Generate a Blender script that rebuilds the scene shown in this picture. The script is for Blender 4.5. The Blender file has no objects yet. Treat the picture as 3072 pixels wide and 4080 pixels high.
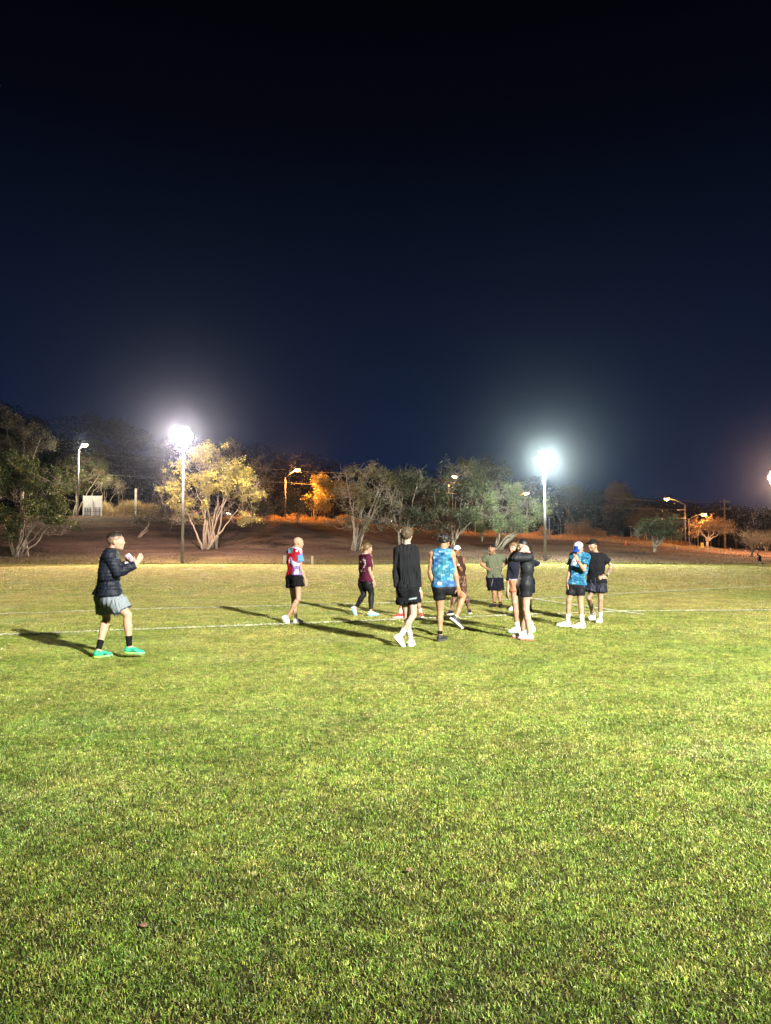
import bpy, math, random
import numpy as np
from mathutils import Vector, Matrix

# ------------------------------------------------------------------ camera / sky / exposure
SC = bpy.context.scene
COL = SC.collection
FPX, CX, CY, CAMH = 2900.0, 1536.0, 2040.0, 1.60
HAZE = 0.00012
TH = math.atan(132.0 / FPX)
cd = bpy.data.cameras.new("camera")
cam = bpy.data.objects.new("camera", cd)
COL.objects.link(cam)
cam.location = (0, 0, CAMH)
cam.rotation_euler = (math.pi / 2 + TH, 0, 0)
cd.sensor_fit = 'VERTICAL'
cd.sensor_height = 36.0
cd.sensor_width = 27.1
cd.lens = 36.0 * FPX / 4080.0
cd.clip_start = 0.05
cd.clip_end = 2000
SC.camera = cam
SC.view_settings.view_transform = 'Standard'
SC.view_settings.look = 'None'
SC.view_settings.exposure = 0.0
SC.view_settings.gamma = 1.0
SC.render.engine = 'CYCLES'
cy = SC.cycles
cy.use_denoising = True
cy.denoiser = 'OPENIMAGEDENOISE'
cy.denoising_input_passes = 'RGB_ALBEDO_NORMAL'
cy.max_bounces = 4
cy.diffuse_bounces = 2
cy.glossy_bounces = 2
cy.transmission_bounces = 2
cy.volume_bounces = 0
cy.transparent_max_bounces = 6
cy.sample_clamp_indirect = 2.0
cy.caustics_reflective = False
cy.caustics_refractive = False
cy.use_adaptive_sampling = True
cy.adaptive_threshold = 0.02

world = bpy.data.worlds.new("World")
SC.world = world
world.use_nodes = True
nt = world.node_tree
bg = nt.nodes['Background']
tc = nt.nodes.new('ShaderNodeTexCoord')
sx = nt.nodes.new('ShaderNodeSeparateXYZ')
rp = nt.nodes.new('ShaderNodeValToRGB')
nt.links.new(tc.outputs['Generated'], sx.inputs[0])
nt.links.new(sx.outputs['Z'], rp.inputs[0])
nt.links.new(rp.outputs[0], bg.inputs[0])
e = rp.color_ramp.elements
e[0].position = 0.0
e[0].color = (0.0070, 0.0175, 0.0600, 1)
e[1].position = 0.62
e[1].color = (0.0006, 0.0007, 0.0020, 1)
for pos, c in ((0.12, (0.0050, 0.0130, 0.0410)), (0.25, (0.0036, 0.0088, 0.0260)),
               (0.38, (0.0022, 0.0046, 0.0140)), (0.5, (0.0008, 0.0014, 0.0050))):
    q = e.new(pos)
    q.color = (*c, 1)
bg.inputs[1].default_value = 1.0


def P(px, py, D):
    u, v = (px - CX) / FPX, (CY - py) / FPX
    t = D / (math.cos(TH) - v * math.sin(TH))
    return Vector((u * t, D, CAMH + t * (math.sin(TH) + v * math.cos(TH))))


def G(px, py, z=0.0):
    u, v = (px - CX) / FPX, (CY - py) / FPX
    t = (z - CAMH) / (math.sin(TH) + v * math.cos(TH))
    return Vector((u * t, t * (math.cos(TH) - v * math.sin(TH)), z))


# ------------------------------------------------------------------ lights
def lamp(name, kind, loc, watt, col, radius=0.3, target=None, size=100, blend=0.6):
    l = bpy.data.lights.new(name, kind)
    l.energy = watt
    l.color = col
    l.shadow_soft_size = radius
    if kind == 'SPOT':
        l.spot_size = math.radians(size)
        l.spot_blend = blend
    o = bpy.data.objects.new(name, l)
    o.location = loc
    COL.objects.link(o)
    if target is not None:
        o.rotation_euler = (Vector(target) - Vector(loc)).to_track_quat('-Z', 'Y').to_euler()
    return o


MAINL = Vector((10.9, -5.5, 10.2))
lamp("main_flood_beam", 'SPOT', MAINL, 118000, (1.0, 0.93, 0.80), 0.22, (-4.0, 28, 0), 84, 0.9)
LPOLE = P(728, 1735, 63.0)      # left floodlight head
RPOLE = P(2172, 1828, 66.0)     # right floodlight head
SPOLE = P(3088, 1900, 90.0)     # side floodlight head (at the right frame edge)
lamp("left_flood_beam", 'SPOT', LPOLE + Vector((0, -0.8, -0.1)), 66000, (1.0, 0.82, 0.60), 0.35, (LPOLE.x + 4, 46, 0), 102, 0.25)
lamp("left_flood_spill", 'POINT', LPOLE + Vector((0, -0.2, -1.1)), 20000, (1.0, 0.76, 0.66), 0.25)
lamp("right_flood_beam", 'SPOT', RPOLE + Vector((0, -0.8, -0.1)), 66000, (0.88, 1.0, 0.66), 0.35, (RPOLE.x - 2, 49, 0), 102, 0.25)
lamp("right_flood_spill", 'POINT', RPOLE + Vector((0, -0.2, -1.1)), 20000, (0.84, 1.0, 0.88), 0.25)
lamp("side_flood_spill", 'POINT', SPOLE + Vector((0, -0.9, 0)), 42000, (1.0, 0.55, 0.28), 0.4)


# ------------------------------------------------------------------ helpers
def mesh_obj(name, V, F, mats, parent=None, cols=None, smooth=True, midx=None, attr='Col'):
    V = np.asarray(V, dtype=np.float32).reshape(-1, 3)
    me = bpy.data.meshes.new(name)
    if isinstance(F, np.ndarray):
        k = F.shape[1]
        n = len(F)
        me.vertices.add(len(V))
        me.vertices.foreach_set('co', V.ravel())
        me.loops.add(n * k)
        me.loops.foreach_set('vertex_index', F.astype(np.int32).ravel())
        me.polygons.add(n)
        me.polygons.foreach_set('loop_start', np.arange(0, n * k, k, dtype=np.int32))
        me.update(calc_edges=True)
    else:
        me.from_pydata([tuple(map(float, v)) for v in V], [], F)
        me.update()
    if smooth:
        me.polygons.foreach_set('use_smooth', [True] * len(me.polygons))
    if cols is not None:
        a = me.attributes.new(attr, 'FLOAT_COLOR', 'POINT')
        c4 = np.ones((len(V), 4), np.float32)
        c4[:, :3] = cols
        a.data.foreach_set('color', c4.ravel())
    for m in (mats if isinstance(mats, (list, tuple)) else [mats]):
        me.materials.append(m)
    if midx is not None:
        me.polygons.foreach_set('material_index', midx)
    o = bpy.data.objects.new(name, me)
    COL.objects.link(o)
    if parent is not None:
        o.parent = parent
        o.matrix_parent_inverse = Matrix.Translation(-parent.location)
    return o


def tag(o, label=None, cat=None, group=None, kind=None):
    if label:
        o['label'] = label
    if cat:
        o['category'] = cat
    if group:
        o['group'] = group
    if kind:
        o['kind'] = kind
    return o


def empty(name, loc):
    o = bpy.data.objects.new(name, None)
    o.location = loc
    o.empty_display_size = 0.2
    COL.objects.link(o)
    return o


def mat(name, col=(0.5, 0.5, 0.5), rough=0.8, spec=0.3, attr=None, emit=None, estr=1.0, metal=0.0,
        noise=None, bump=None, trans=0.0, sheen=0.0, sss=0.0):
    m = bpy.data.materials.new(name)
    m.use_nodes = True
    t = m.node_tree
    b = t.nodes['Principled BSDF']
    b.inputs['Roughness'].default_value = rough
    b.inputs['Specular IOR Level'].default_value = spec
    b.inputs['Metallic'].default_value = metal
    b.inputs['Base Color'].default_value = (*col, 1)
    src = None
    if attr:
        a = t.nodes.new('ShaderNodeAttribute')
        a.attribute_name = attr
        src = a.outputs['Color']
    tcn = t.nodes.new('ShaderNodeTexCoord')
    if noise:
        sc_, amt = noise
        n = t.nodes.new('ShaderNodeTexNoise')
        n.inputs['Scale'].default_value = sc_
        n.inputs['Detail'].default_value = 5
        t.links.new(tcn.outputs['Object'], n.inputs['Vector'])
        mr = t.nodes.new('ShaderNodeMapRange')
        mr.inputs['From Min'].default_value = 0.25
        mr.inputs['From Max'].default_value = 0.75
        mr.inputs['To Min'].default_value = 1 - amt
        mr.inputs['To Max'].default_value = 1 + amt
        t.links.new(n.outputs['Fac'], mr.inputs['Value'])
        mx = t.nodes.new('ShaderNodeVectorMath')
        mx.operation = 'SCALE'
        if src:
            t.links.new(src, mx.inputs[0])
        else:
            mx.inputs[0].default_value = col
        t.links.new(mr.outputs[0], mx.inputs['Scale'])
        src = mx.outputs[0]
    if src:
        t.links.new(src, b.inputs['Base Color'])
    if bump:
        sc_, amt = bump
        n = t.nodes.new('ShaderNodeTexNoise')
        n.inputs['Scale'].default_value = sc_
        n.inputs['Detail'].default_value = 4
        t.links.new(tcn.outputs['Object'], n.inputs['Vector'])
        bp = t.nodes.new('ShaderNodeBump')
        bp.inputs['Strength'].default_value = 0.6
        bp.inputs['Distance'].default_value = amt
        t.links.new(n.outputs['Fac'], bp.inputs['Height'])
        t.links.new(bp.outputs[0], b.inputs['Normal'])
    if emit:
        b.inputs['Emission Color'].default_value = (*emit, 1)
        b.inputs['Emission Strength'].default_value = estr
        m.cycles.emission_sampling = 'NONE'
    if sheen:
        b.inputs['Sheen Weight'].default_value = sheen
    if trans:
        tr = t.nodes.new('ShaderNodeBsdfTranslucent')
        if src:
            t.links.new(src, tr.inputs['Color'])
        else:
            tr.inputs['Color'].default_value = (*col, 1)
        ms = t.nodes.new('ShaderNodeMixShader')
        ms.inputs[0].default_value = trans
        t.links.new(b.outputs[0], ms.inputs[1])
        t.links.new(tr.outputs[0], ms.inputs[2])
        t.links.new(ms.outputs[0], t.nodes['Material Output'].inputs['Surface'])
    return m


class MB:
    """collects boxes, tubes, lathes as one mesh"""

    def __init__(s):
        s.V = []
        s.F = []

    def add(s, V, F):
        n = len(s.V)
        s.V += [tuple(v) for v in V]
        s.F += [[i + n for i in f] for f in F]

    def box(s, c, h, R=None, bev=0.0):
        c = Vector(c)
        if bev <= 0:
            pts = [Vector((x * h[0], y * h[1], z * h[2])) for x in (-1, 1) for y in (-1, 1) for z in (-1, 1)]
            F = [(0, 1, 3, 2), (4, 6, 7, 5), (0, 4, 5, 1), (2, 3, 7, 6), (0, 2, 6, 4), (1, 5, 7, 3)]
        else:
            b = min(bev, min(h) * 0.9)
            pts, F = [], []
            ring = lambda x, y, z: [Vector(q_) for q_ in ((x, -y + b, z), (x, y - b, z), (x - b, y, z), (-x + b, y, z),
                                                          (-x, y - b, z), (-x, -y + b, z), (-x + b, -y, z), (x - b, -y, z))]
            for (dx, z) in ((b, -h[2]), (0, -h[2] + b), (0, h[2] - b), (b, h[2])):
                pts += ring(h[0] - dx, h[1] - dx, z)
            for r in range(3):
                for i in range(8):
                    j = (i + 1) % 8
                    F.append((r * 8 + i, r * 8 + j, r * 8 + 8 + j, r * 8 + 8 + i))
            F.append(tuple(range(7, -1, -1)))
            F.append(tuple(range(24, 32)))
        if R is not None:
            pts = [R @ p for p in pts]
        s.add([p + c for p in pts], F)

    def tube(s, pts, rad, n=6, cap=True):
        pts = [Vector(p) for p in pts]
        if not isinstance(rad, (list, tuple)):
            rad = [rad] * len(pts)
        V, F = [], []
        prev = None
        for i, p in enumerate(pts):
            d = (pts[min(i + 1, len(pts) - 1)] - pts[max(i - 1, 0)]).normalized()
            if prev is None:
                a = d.orthogonal().normalized()
            else:
                a = (prev - d * prev.dot(d))
                a = a.normalized() if a.length > 1e-6 else d.orthogonal().normalized()
            prev = a
            b = d.cross(a)
            for k in range(n):
                t = 2 * math.pi * k / n
                V.append(p + (a * math.cos(t) + b * math.sin(t)) * rad[i])
        for i in range(len(pts) - 1):
            for k in range(n):
                j = (k + 1) % n
                F.append((i * n + k, i * n + j, (i + 1) * n + j, (i + 1) * n + k))
        if cap:
            F.append(tuple(range(n - 1, -1, -1)))
            F.append(tuple((len(pts) - 1) * n + k for k in range(n)))
        s.add(V, F)

    def build(s, name, m, parent=None, smooth=False):
        return mesh_obj(name, s.V, s.F, m, parent, smooth=smooth)

# ------------------------------------------------------------------ ground
XS = [-400, -61, -36, -12.9, -5.3, 4, 10.7, 20.9, 27.2, 38.4, 48.7, 90, 400]
HS = [5.6, 5.3, 5.2, 4.7, 4.26, 3.25, 2.68, 2.27, 2.0, 1.0, 0.35, 0.1, 0.0]
RPX = [-1200, -200, 0, 192, 370, 520, 700, 916, 1168, 1355, 1400, 1700, 1900, 2100, 2400, 2700, 3100, 4200]
RPY = [1560, 1590, 1600, 1650, 1643, 1700, 1735, 1750, 1805, 1835, 1860, 1890, 1930, 1965, 2010, 2050, 2085, 2100]
EDGE = 61.0


def sstep(t):
    t = np.clip(t, 0, 1)
    return t * t * (3 - 2 * t)


def ridge_z(x, y):
    px = 1536 + x / np.maximum(y, 1) * FPX
    ry = np.interp(px, RPX, RPY)
    return 1.6 + (2172 - ry) / FPX * 220.0


def terrain(x, y):
    x = np.asarray(x, float)
    y = np.asarray(y, float)
    H = np.interp(x / np.maximum(y, 60) * 92.0, XS, HS)
    t = (y - EDGE - 1.0) / 30.0
    z = H * (0.55 * sstep(t) + 0.45 * np.clip(t, 0, 1) ** 1.3)
    z = z + np.clip(y - 92, 0, 8) * 0.055
    z = z + 0.10 * np.sin(x * 0.21 + y * 0.13) * np.sin(y * 0.24 - x * 0.07) * np.clip((y - 66) / 10, 0, 1) * np.clip((98 - y) / 6, 0, 1)
    off = np.interp(1536 + x / np.maximum(y, 1) * FPX, [1500, 2400], [9.0, 2.5])
    hill = np.maximum(ridge_z(x, y) - off - z, 0) * sstep((y - 118) / 100.0)
    return z + hill


def GT(px, py):
    a = P(px, py, 1.0) - Vector((0, 0, CAMH))
    d = a / a.y
    y = 3.0
    while y < 300:
        p = Vector((0, 0, CAMH)) + d * y
        if p.z <= float(terrain(p.x, y)):
            p.z = float(terrain(p.x, y))
            return p
        y += 0.1
    return Vector((0, 0, CAMH)) + d * 100


def math_node(t, op, a=None, b=None, va=None, vb=None):
    n = t.nodes.new('ShaderNodeMath')
    n.operation = op
    if a is not None:
        t.links.new(a, n.inputs[0])
    elif va is not None:
        n.inputs[0].default_value = va
    if b is not None:
        t.links.new(b, n.inputs[1])
    elif vb is not None:
        n.inputs[1].default_value = vb
    return n.outputs[0]


def noise_node(t, vec, scale, detail=3, rough=0.55, dist=0.0):
    n = t.nodes.new('ShaderNodeTexNoise')
    n.inputs['Scale'].default_value = scale
    n.inputs['Detail'].default_value = detail
    n.inputs['Roughness'].default_value = rough
    n.inputs['Distortion'].default_value = dist
    t.links.new(vec, n.inputs['Vector'])
    return n.outputs['Fac']


def ramp(t, fac, stops):
    r = t.nodes.new('ShaderNodeValToRGB')
    e_ = r.color_ramp.elements
    e_[0].position, e_[0].color = stops[0][0], (*stops[0][1], 1)
    e_[1].position, e_[1].color = stops[-1][0], (*stops[-1][1], 1)
    for p_, c_ in stops[1:-1]:
        q_ = e_.new(p_)
        q_.color = (*c_, 1)
    t.links.new(fac, r.inputs[0])
    return r.outputs[0]


def mixc(t, fac, a, b):
    m = t.nodes.new('ShaderNodeMix')
    m.data_type = 'RGBA'
    t.links.new(fac, m.inputs[0])
    t.links.new(a, m.inputs[6])
    t.links.new(b, m.inputs[7])
    return m.outputs[2]


def turf_tint(t, pos):
    """how dry the turf is at a place: 0 lush .. 1 straw (world position noise)"""
    n1 = noise_node(t, pos, 0.16, 4, 0.6, 0.6)
    n2 = noise_node(t, pos, 0.75, 4, 0.6)
    s = t.nodes.new('ShaderNodeSeparateXYZ')
    t.links.new(pos, s.inputs[0])
    # the far half of the pitch is drier than the near turf
    far = t.nodes.new('ShaderNodeMapRange')
    far.inputs['From Min'].default_value = 4
    far.inputs['From Max'].default_value = 34
    far.inputs['To Min'].default_value = -0.12
    far.inputs['To Max'].default_value = 0.46
    t.links.new(s.outputs['Y'], far.inputs['Value'])
    a = math_node(t, 'MULTIPLY', n1, None, vb=0.9)
    b = math_node(t, 'MULTIPLY', n2, None, vb=0.55)
    c = math_node(t, 'ADD', a, b)
    d = math_node(t, 'ADD', c, far.outputs[0])
    return math_node(t, 'SUBTRACT', d, None, vb=0.34), s


def ground_material():
    m = bpy.data.materials.new("turf_ground")
    m.use_nodes = True
    t = m.node_tree
    b = t.nodes['Principled BSDF']
    b.inputs['Roughness'].default_value = 0.9
    b.inputs['Specular IOR Level'].default_value = 0.1
    g = t.nodes.new('ShaderNodeNewGeometry')
    pos = g.outputs['Position']
    dry, s = turf_tint(t, pos)
    fine = noise_node(t, pos, 22, 6, 0.7)
    turf = ramp(t, dry, [(0.1, (0.14, 0.20, 0.020)), (0.45, (0.22, 0.24, 0.03)), (0.8, (0.32, 0.28, 0.06)), (1.0, (0.36, 0.30, 0.09))])
    f = t.nodes.new('ShaderNodeMapRange')
    f.inputs['From Min'].default_value = 0.3
    f.inputs['From Max'].default_value = 0.7
    f.inputs['To Min'].default_value = 0.45
    f.inputs['To Max'].default_value = 1.5
    t.links.new(fine, f.inputs['Value'])
    sc_ = t.nodes.new('ShaderNodeVectorMath')
    sc_.operation = 'SCALE'
    t.links.new(turf, sc_.inputs[0])
    t.links.new(f.outputs[0], sc_.inputs['Scale'])
    # bare soil shows between the blades wherever the turf is modelled
    sm = t.nodes.new('ShaderNodeMapRange')
    sm.inputs['From Min'].default_value = 40
    sm.inputs['From Max'].default_value = 56
    sm.inputs['To Min'].default_value = 1.0
    sm.inputs['To Max'].default_value = 0.0
    t.links.new(s.outputs['Y'], sm.inputs['Value'])
    soil = ramp(t, fine, [(0.3, (0.020, 0.022, 0.008)), (0.7, (0.060, 0.055, 0.022))])
    turf = mixc(t, sm.outputs[0], sc_.outputs[0], soil)
    # bank: thin dead grass on brown soil with stretched streaks and patches
    mp = t.nodes.new('ShaderNodeMapping')
    mp.inputs['Scale'].default_value = (0.11, 0.30, 0.30)
    mp.inputs['Rotation'].default_value = (0, 0, 0.12)
    t.links.new(pos, mp.inputs[0])
    bn = noise_node(t, mp.outputs[0], 1.0, 6, 0.65, 0.8)
    bank = ramp(t, bn, [(0.3, (0.045, 0.027, 0.022)), (0.5, (0.105, 0.064, 0.047)), (0.68, (0.17, 0.108, 0.072)), (0.85, (0.14, 0.135, 0.05))])
    bf = t.nodes.new('ShaderNodeMapRange')
    bf.inputs['From Min'].default_value = EDGE - 0.2
    bf.inputs['From Max'].default_value = EDGE + 1.4
    wob = noise_node(t, pos, 0.6, 3)
    y2 = math_node(t, 'ADD', s.outputs['Y'], wob)
    t.links.new(y2, bf.inputs['Value'])
    low = t.nodes.new('ShaderNodeMapRange')
    low.inputs['From Min'].default_value = EDGE + 1
    low.inputs['From Max'].default_value = EDGE + 9
    low.inputs['To Min'].default_value = 0.55
    low.inputs['To Max'].default_value = 1.0
    t.links.new(y2, low.inputs['Value'])
    bfac = math_node(t, 'MULTIPLY', bf.outputs[0], low.outputs[0])
    colr = mixc(t, bfac, turf, bank)
    wf = t.nodes.new('ShaderNodeMapRange')
    wf.inputs['From Min'].default_value = 109
    wf.inputs['From Max'].default_value = 114
    t.links.new(s.outputs['Y'], wf.inputs['Value'])
    dark_hill = ramp(t, bn, [(0.3, (0.010, 0.008, 0.006)), (0.7, (0.022, 0.018, 0.012))])  # ground colour goes near black beyond the road
    colr = mixc(t, wf.outputs[0], colr, dark_hill)
    t.links.new(colr, b.inputs['Base Color'])
    bp = t.nodes.new('ShaderNodeBump')
    bp.inputs['Strength'].default_value = 0.9
    bp.inputs['Distance'].default_value = 0.05
    hn = noise_node(t, pos, 9, 8, 0.75)
    t.links.new(hn, bp.inputs['Height'])
    t.links.new(bp.outputs[0], b.inputs['Normal'])
    return m


M_ground = ground_material()
xs = np.unique(np.concatenate([np.linspace(-420, -90, 34), np.linspace(-90, 90, 181), np.linspace(90, 420, 34)]))
ys = np.unique(np.concatenate([np.linspace(-60, 58, 60), np.linspace(58, 112, 109), np.linspace(112, 420, 90)]))
gx, gy = np.meshgrid(xs, ys)
gz = terrain(gx, gy)
V = np.stack([gx.ravel(), gy.ravel(), gz.ravel()], 1)
nx_, ny_ = len(xs), len(ys)
ii, jj = np.meshgrid(np.arange(nx_ - 1), np.arange(ny_ - 1))
a_ = (jj * nx_ + ii).ravel()
F = np.stack([a_, a_ + 1, a_ + nx_ + 1, a_ + nx_], 1)
ground = mesh_obj("ground", V, F, M_ground)
tag(ground, "mown green sports field rising to a brown grass bank behind", "ground", kind='structure')

# road along the top of the bank
M_road = mat("asphalt", (0.05, 0.048, 0.046), 0.85, 0.3, noise=(3, 0.3))
rv, rf = [], []
for i, x in enumerate(np.linspace(-110, 110, 111)):
    for y in (100.6, 108.4):
        xx = x * y / 104
        rv.append((xx, y, float(terrain(xx, y)) + 0.05))
    if i:
        k = 2 * i
        rf.append((k - 2, k, k + 1, k - 1))
tag(mesh_obj("road", rv, rf, M_road, smooth=False), "dark asphalt road along the top of the bank", "road", kind='structure')
mbk = MB()
for x in np.linspace(-110, 110, 56):
    z = float(terrain(x, 104)) + 0.055
    z2 = float(terrain(x + 2, 104)) + 0.055
    mbk.add([(x, 103.94, z), (x + 2, 103.94, z2), (x + 2, 104.06, z2), (x, 104.06, z)], [(0, 1, 2, 3)])
tag(mbk.build("road_marking", mat("road_paint", (0.7, 0.7, 0.66), 0.7)), "dashed white centre line on the road", "road marking", kind='structure')

# ------------------------------------------------------------------ grass
rng = np.random.default_rng(7)


def grass_material():
    m = bpy.data.materials.new("grass_blades")
    m.use_nodes = True
    t = m.node_tree
    b = t.nodes['Principled BSDF']
    b.inputs['Roughness'].default_value = 0.42
    b.inputs['Specular IOR Level'].default_value = 0.38
    g = t.nodes.new('ShaderNodeNewGeometry')
    dry, s = turf_tint(t, g.outputs['Position'])
    at = t.nodes.new('ShaderNodeAttribute')
    at.attribute_name = 'Col'
    sp = t.nodes.new('ShaderNodeSeparateColor')
    t.links.new(at.outputs['Color'], sp.inputs[0])
    # red channel: per-blade dryness, green: brightness
    mid = noise_node(t, g.outputs['Position'], 4.5, 3)
    x1 = math_node(t, 'MULTIPLY', sp.outputs[0], None, vb=0.75)
    x0 = math_node(t, 'MULTIPLY', dry, None, vb=0.65)
    x2 = math_node(t, 'ADD', x0, x1)
    x3 = math_node(t, 'MULTIPLY', mid, None, vb=0.5)
    x4 = math_node(t, 'ADD', x2, x3)
    x5 = math_node(t, 'SUBTRACT', x4, None, vb=0.30)
    colr = ramp(t, x5, [(0.0, (0.064, 0.165, 0.026)), (0.26, (0.140, 0.260, 0.034)), (0.50, (0.265, 0.335, 0.056)),
                        (0.70, (0.42, 0.39, 0.125)), (0.88, (0.56, 0.43, 0.18)), (1.0, (0.56, 0.38, 0.16))])
    sc_ = t.nodes.new('ShaderNodeVectorMath')
    sc_.operation = 'SCALE'
    t.links.new(colr, sc_.inputs[0])
    t.links.new(sp.outputs[1], sc_.inputs['Scale'])
    cn = noise_node(t, g.outputs['Position'], 0.55, 4, 0.6)
    cr = t.nodes.new('ShaderNodeMapRange')
    cr.inputs['From Min'].default_value = 0.52
    cr.inputs['From Max'].default_value = 0.72
    cr.inputs['To Max'].default_value = 0.35
    t.links.new(cn, cr.inputs['Value'])
    gn_ = noise_node(t, g.outputs['Position'], 30, 2, 0.5)
    gr = t.nodes.new('ShaderNodeMapRange')
    gr.inputs['From Min'].default_value = 0.35
    gr.inputs['From Max'].default_value = 0.65
    gr.inputs['To Min'].default_value = 0.62
    gr.inputs['To Max'].default_value = 1.38
    t.links.new(gn_, gr.inputs['Value'])
    cool = t.nodes.new('ShaderNodeVectorMath')
    cool.operation = 'MULTIPLY'
    t.links.new(sc_.outputs[0], cool.inputs[0])
    cool.inputs[1].default_value = (0.80, 1.02, 2.1)
    cm = mixc(t, cr.outputs[0], sc_.outputs[0], cool.outputs[0])
    hn_ = noise_node(t, g.outputs['Position'], 8, 3, 0.6)
    hr = t.nodes.new('ShaderNodeMapRange')
    hr.inputs['From Min'].default_value = 0.34
    hr.inputs['From Max'].default_value = 0.52
    hr.inputs['To Min'].default_value = 0.66
    hr.inputs['To Max'].default_value = 1.05
    t.links.new(hn_, hr.inputs['Value'])
    gmul = math_node(t, 'MULTIPLY', gr.outputs[0], hr.outputs[0])
    ln_ = noise_node(t, g.outputs['Position'], 1.3, 4, 0.65)
    lr = t.nodes.new('ShaderNodeMapRange')
    lr.inputs['From Min'].default_value = 0.35
    lr.inputs['From Max'].default_value = 0.65
    lr.inputs['To Min'].default_value = 0.78
    lr.inputs['To Max'].default_value = 1.22
    t.links.new(ln_, lr.inputs['Value'])
    gmul = math_node(t, 'MULTIPLY', gmul, lr.outputs[0])
    sc2 = t.nodes.new('ShaderNodeVectorMath')
    sc2.operation = 'SCALE'
    t.links.new(cm, sc2.inputs[0])
    t.links.new(gmul, sc2.inputs['Scale'])
    sc_ = sc2
    t.links.new(sc_.outputs[0], b.inputs['Base Color'])
    tr = t.nodes.new('ShaderNodeBsdfTranslucent')
    t.links.new(sc_.outputs[0], tr.inputs['Color'])
    ms = t.nodes.new('ShaderNodeMixShader')
    ms.inputs[0].default_value = 0.28
    t.links.new(b.outputs[0], ms.inputs[1])
    t.links.new(tr.outputs[0], ms.inputs[2])
    t.links.new(ms.outputs[0], t.nodes['Material Output'].inputs['Surface'])
    return m


M_grass = grass_material()


def blades(n, size, w, l0, l1, dens=None):
    """n blades over a size x size tile centred at the origin -> V, F, cols (5 verts, tri+quad as 2 quads)"""
    p = np.zeros((n, 3))
    p[:, :2] = (rng.random((n, 2)) - 0.5) * size
    # clumps
    nc = max(3, int(n / 45))
    cc = (rng.random((nc, 2)) - 0.5) * size
    idx = rng.integers(0, nc, n)
    cl = rng.random(n) < 0.55
    p[cl, :2] = cc[idx[cl]] + rng.normal(0, 0.022 * max(1, w / 0.004) ** 0.5, (cl.sum(), 2))
    p[:, :2] = (p[:, :2] + size / 2) % size - size / 2
    chue = rng.random(nc)[idx] * 0.35
    L = rng.uniform(l0, l1, n) * np.where(rng.random(n) < 0.06, 1.5, 1.0)
    az = rng.uniform(0, 2 * np.pi, n)
    lean = rng.uniform(0.3, 1.75, n)
    dx = np.stack([np.cos(az), np.sin(az), np.zeros(n)], 1)
    sd = rng.uniform(0, 2 * np.pi, n)
    tw = np.stack([np.cos(az + np.pi / 2 + 0.5 * np.sin(sd)), np.sin(az + np.pi / 2 + 0.5 * np.sin(sd)), 0.25 * np.cos(sd)], 1)
    up = np.array([0, 0, 1.0])
    m = p + (dx * np.sin(lean * 0.6)[:, None] + up * np.cos(lean * 0.6)[:, None]) * (L * 0.55)[:, None]
    tp = m + (dx * np.sin(lean * 1.25)[:, None] + up * np.cos(lean * 1.25)[:, None]) * (L * 0.5)[:, None]
    W = w * rng.uniform(0.6, 1.3, n)[:, None]
    V = np.stack([p - tw * W / 2, p + tw * W / 2, m + tw * W * 0.5, m - tw * W * 0.5, tp + tw * W * 0.1, tp - tw * W * 0.1], 1)
    b = np.arange(n) * 6
    F = np.concatenate([np.stack([b, b + 1, b + 2, b + 3], 1), np.stack([b + 3, b + 2, b + 4, b + 5], 1)])
    dryb = np.clip(rng.beta(1.6, 2.6, n) * 0.85 + chue - 0.1, 0, 1.2)
    br = rng.uniform(0.65, 1.2, n) * (0.62 + 0.7 * rng.random(nc)[idx])
    C = np.stack([dryb, br, np.zeros(n)], 1)
    C = np.repeat(C, 6, axis=0)
    return V.reshape(-1, 3), F, C


tiles = bpy.data.collections.new("turf_tiles")


def tile_obj(name, V, F, C, coll):
    o = mesh_obj(name, V, F, M_grass, cols=C, smooth=False)
    COL.objects.unlink(o)
    coll.objects.link(o)
    return o


def gn_scatter(name, pts, rots, idxs, coll):
    me = bpy.data.meshes.new(name)
    me.from_pydata([tuple(p) for p in pts], [], [])
    ar = me.attributes.new('rot', 'FLOAT_VECTOR', 'POINT')
    ar.data.foreach_set('vector', np.asarray(rots, np.float32).ravel())
    ai = me.attributes.new('pick', 'INT', 'POINT')
    ai.data.foreach_set('value', np.asarray(idxs, np.int32))
    o = bpy.data.objects.new(name, me)
    COL.objects.link(o)
    ng = bpy.data.node_groups.new(name + "_nodes", 'GeometryNodeTree')
    ng.interface.new_socket(name="Geometry", in_out='INPUT', socket_type='NodeSocketGeometry')
    ng.interface.new_socket(name="Geometry", in_out='OUTPUT', socket_type='NodeSocketGeometry')
    gi = ng.nodes.new('NodeGroupInput')
    go = ng.nodes.new('NodeGroupOutput')
    iop = ng.nodes.new('GeometryNodeInstanceOnPoints')
    ci = ng.nodes.new('GeometryNodeCollectionInfo')
    ci.inputs['Collection'].default_value = coll
    ci.inputs['Separate Children'].default_value = True
    ci.inputs['Reset Children'].default_value = True
    na = ng.nodes.new('GeometryNodeInputNamedAttribute')
    na.data_type = 'FLOAT_VECTOR'
    na.inputs['Name'].default_value = 'rot'
    nb = ng.nodes.new('GeometryNodeInputNamedAttribute')
    nb.data_type = 'INT'
    nb.inputs['Name'].default_value = 'pick'
    L = ng.links.new
    L(gi.outputs[0], iop.inputs['Points'])
    L(ci.outputs[0], iop.inputs['Instance'])
    iop.inputs['Pick Instance'].default_value = True
    L(nb.outputs['Attribute'], iop.inputs['Instance Index'])
    L(na.outputs['Attribute'], iop.inputs['Rotation'])
    L(iop.outputs[0], go.inputs[0])
    md = o.modifiers.new("scatter", 'NODES')
    md.node_group = ng
    return o


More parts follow.
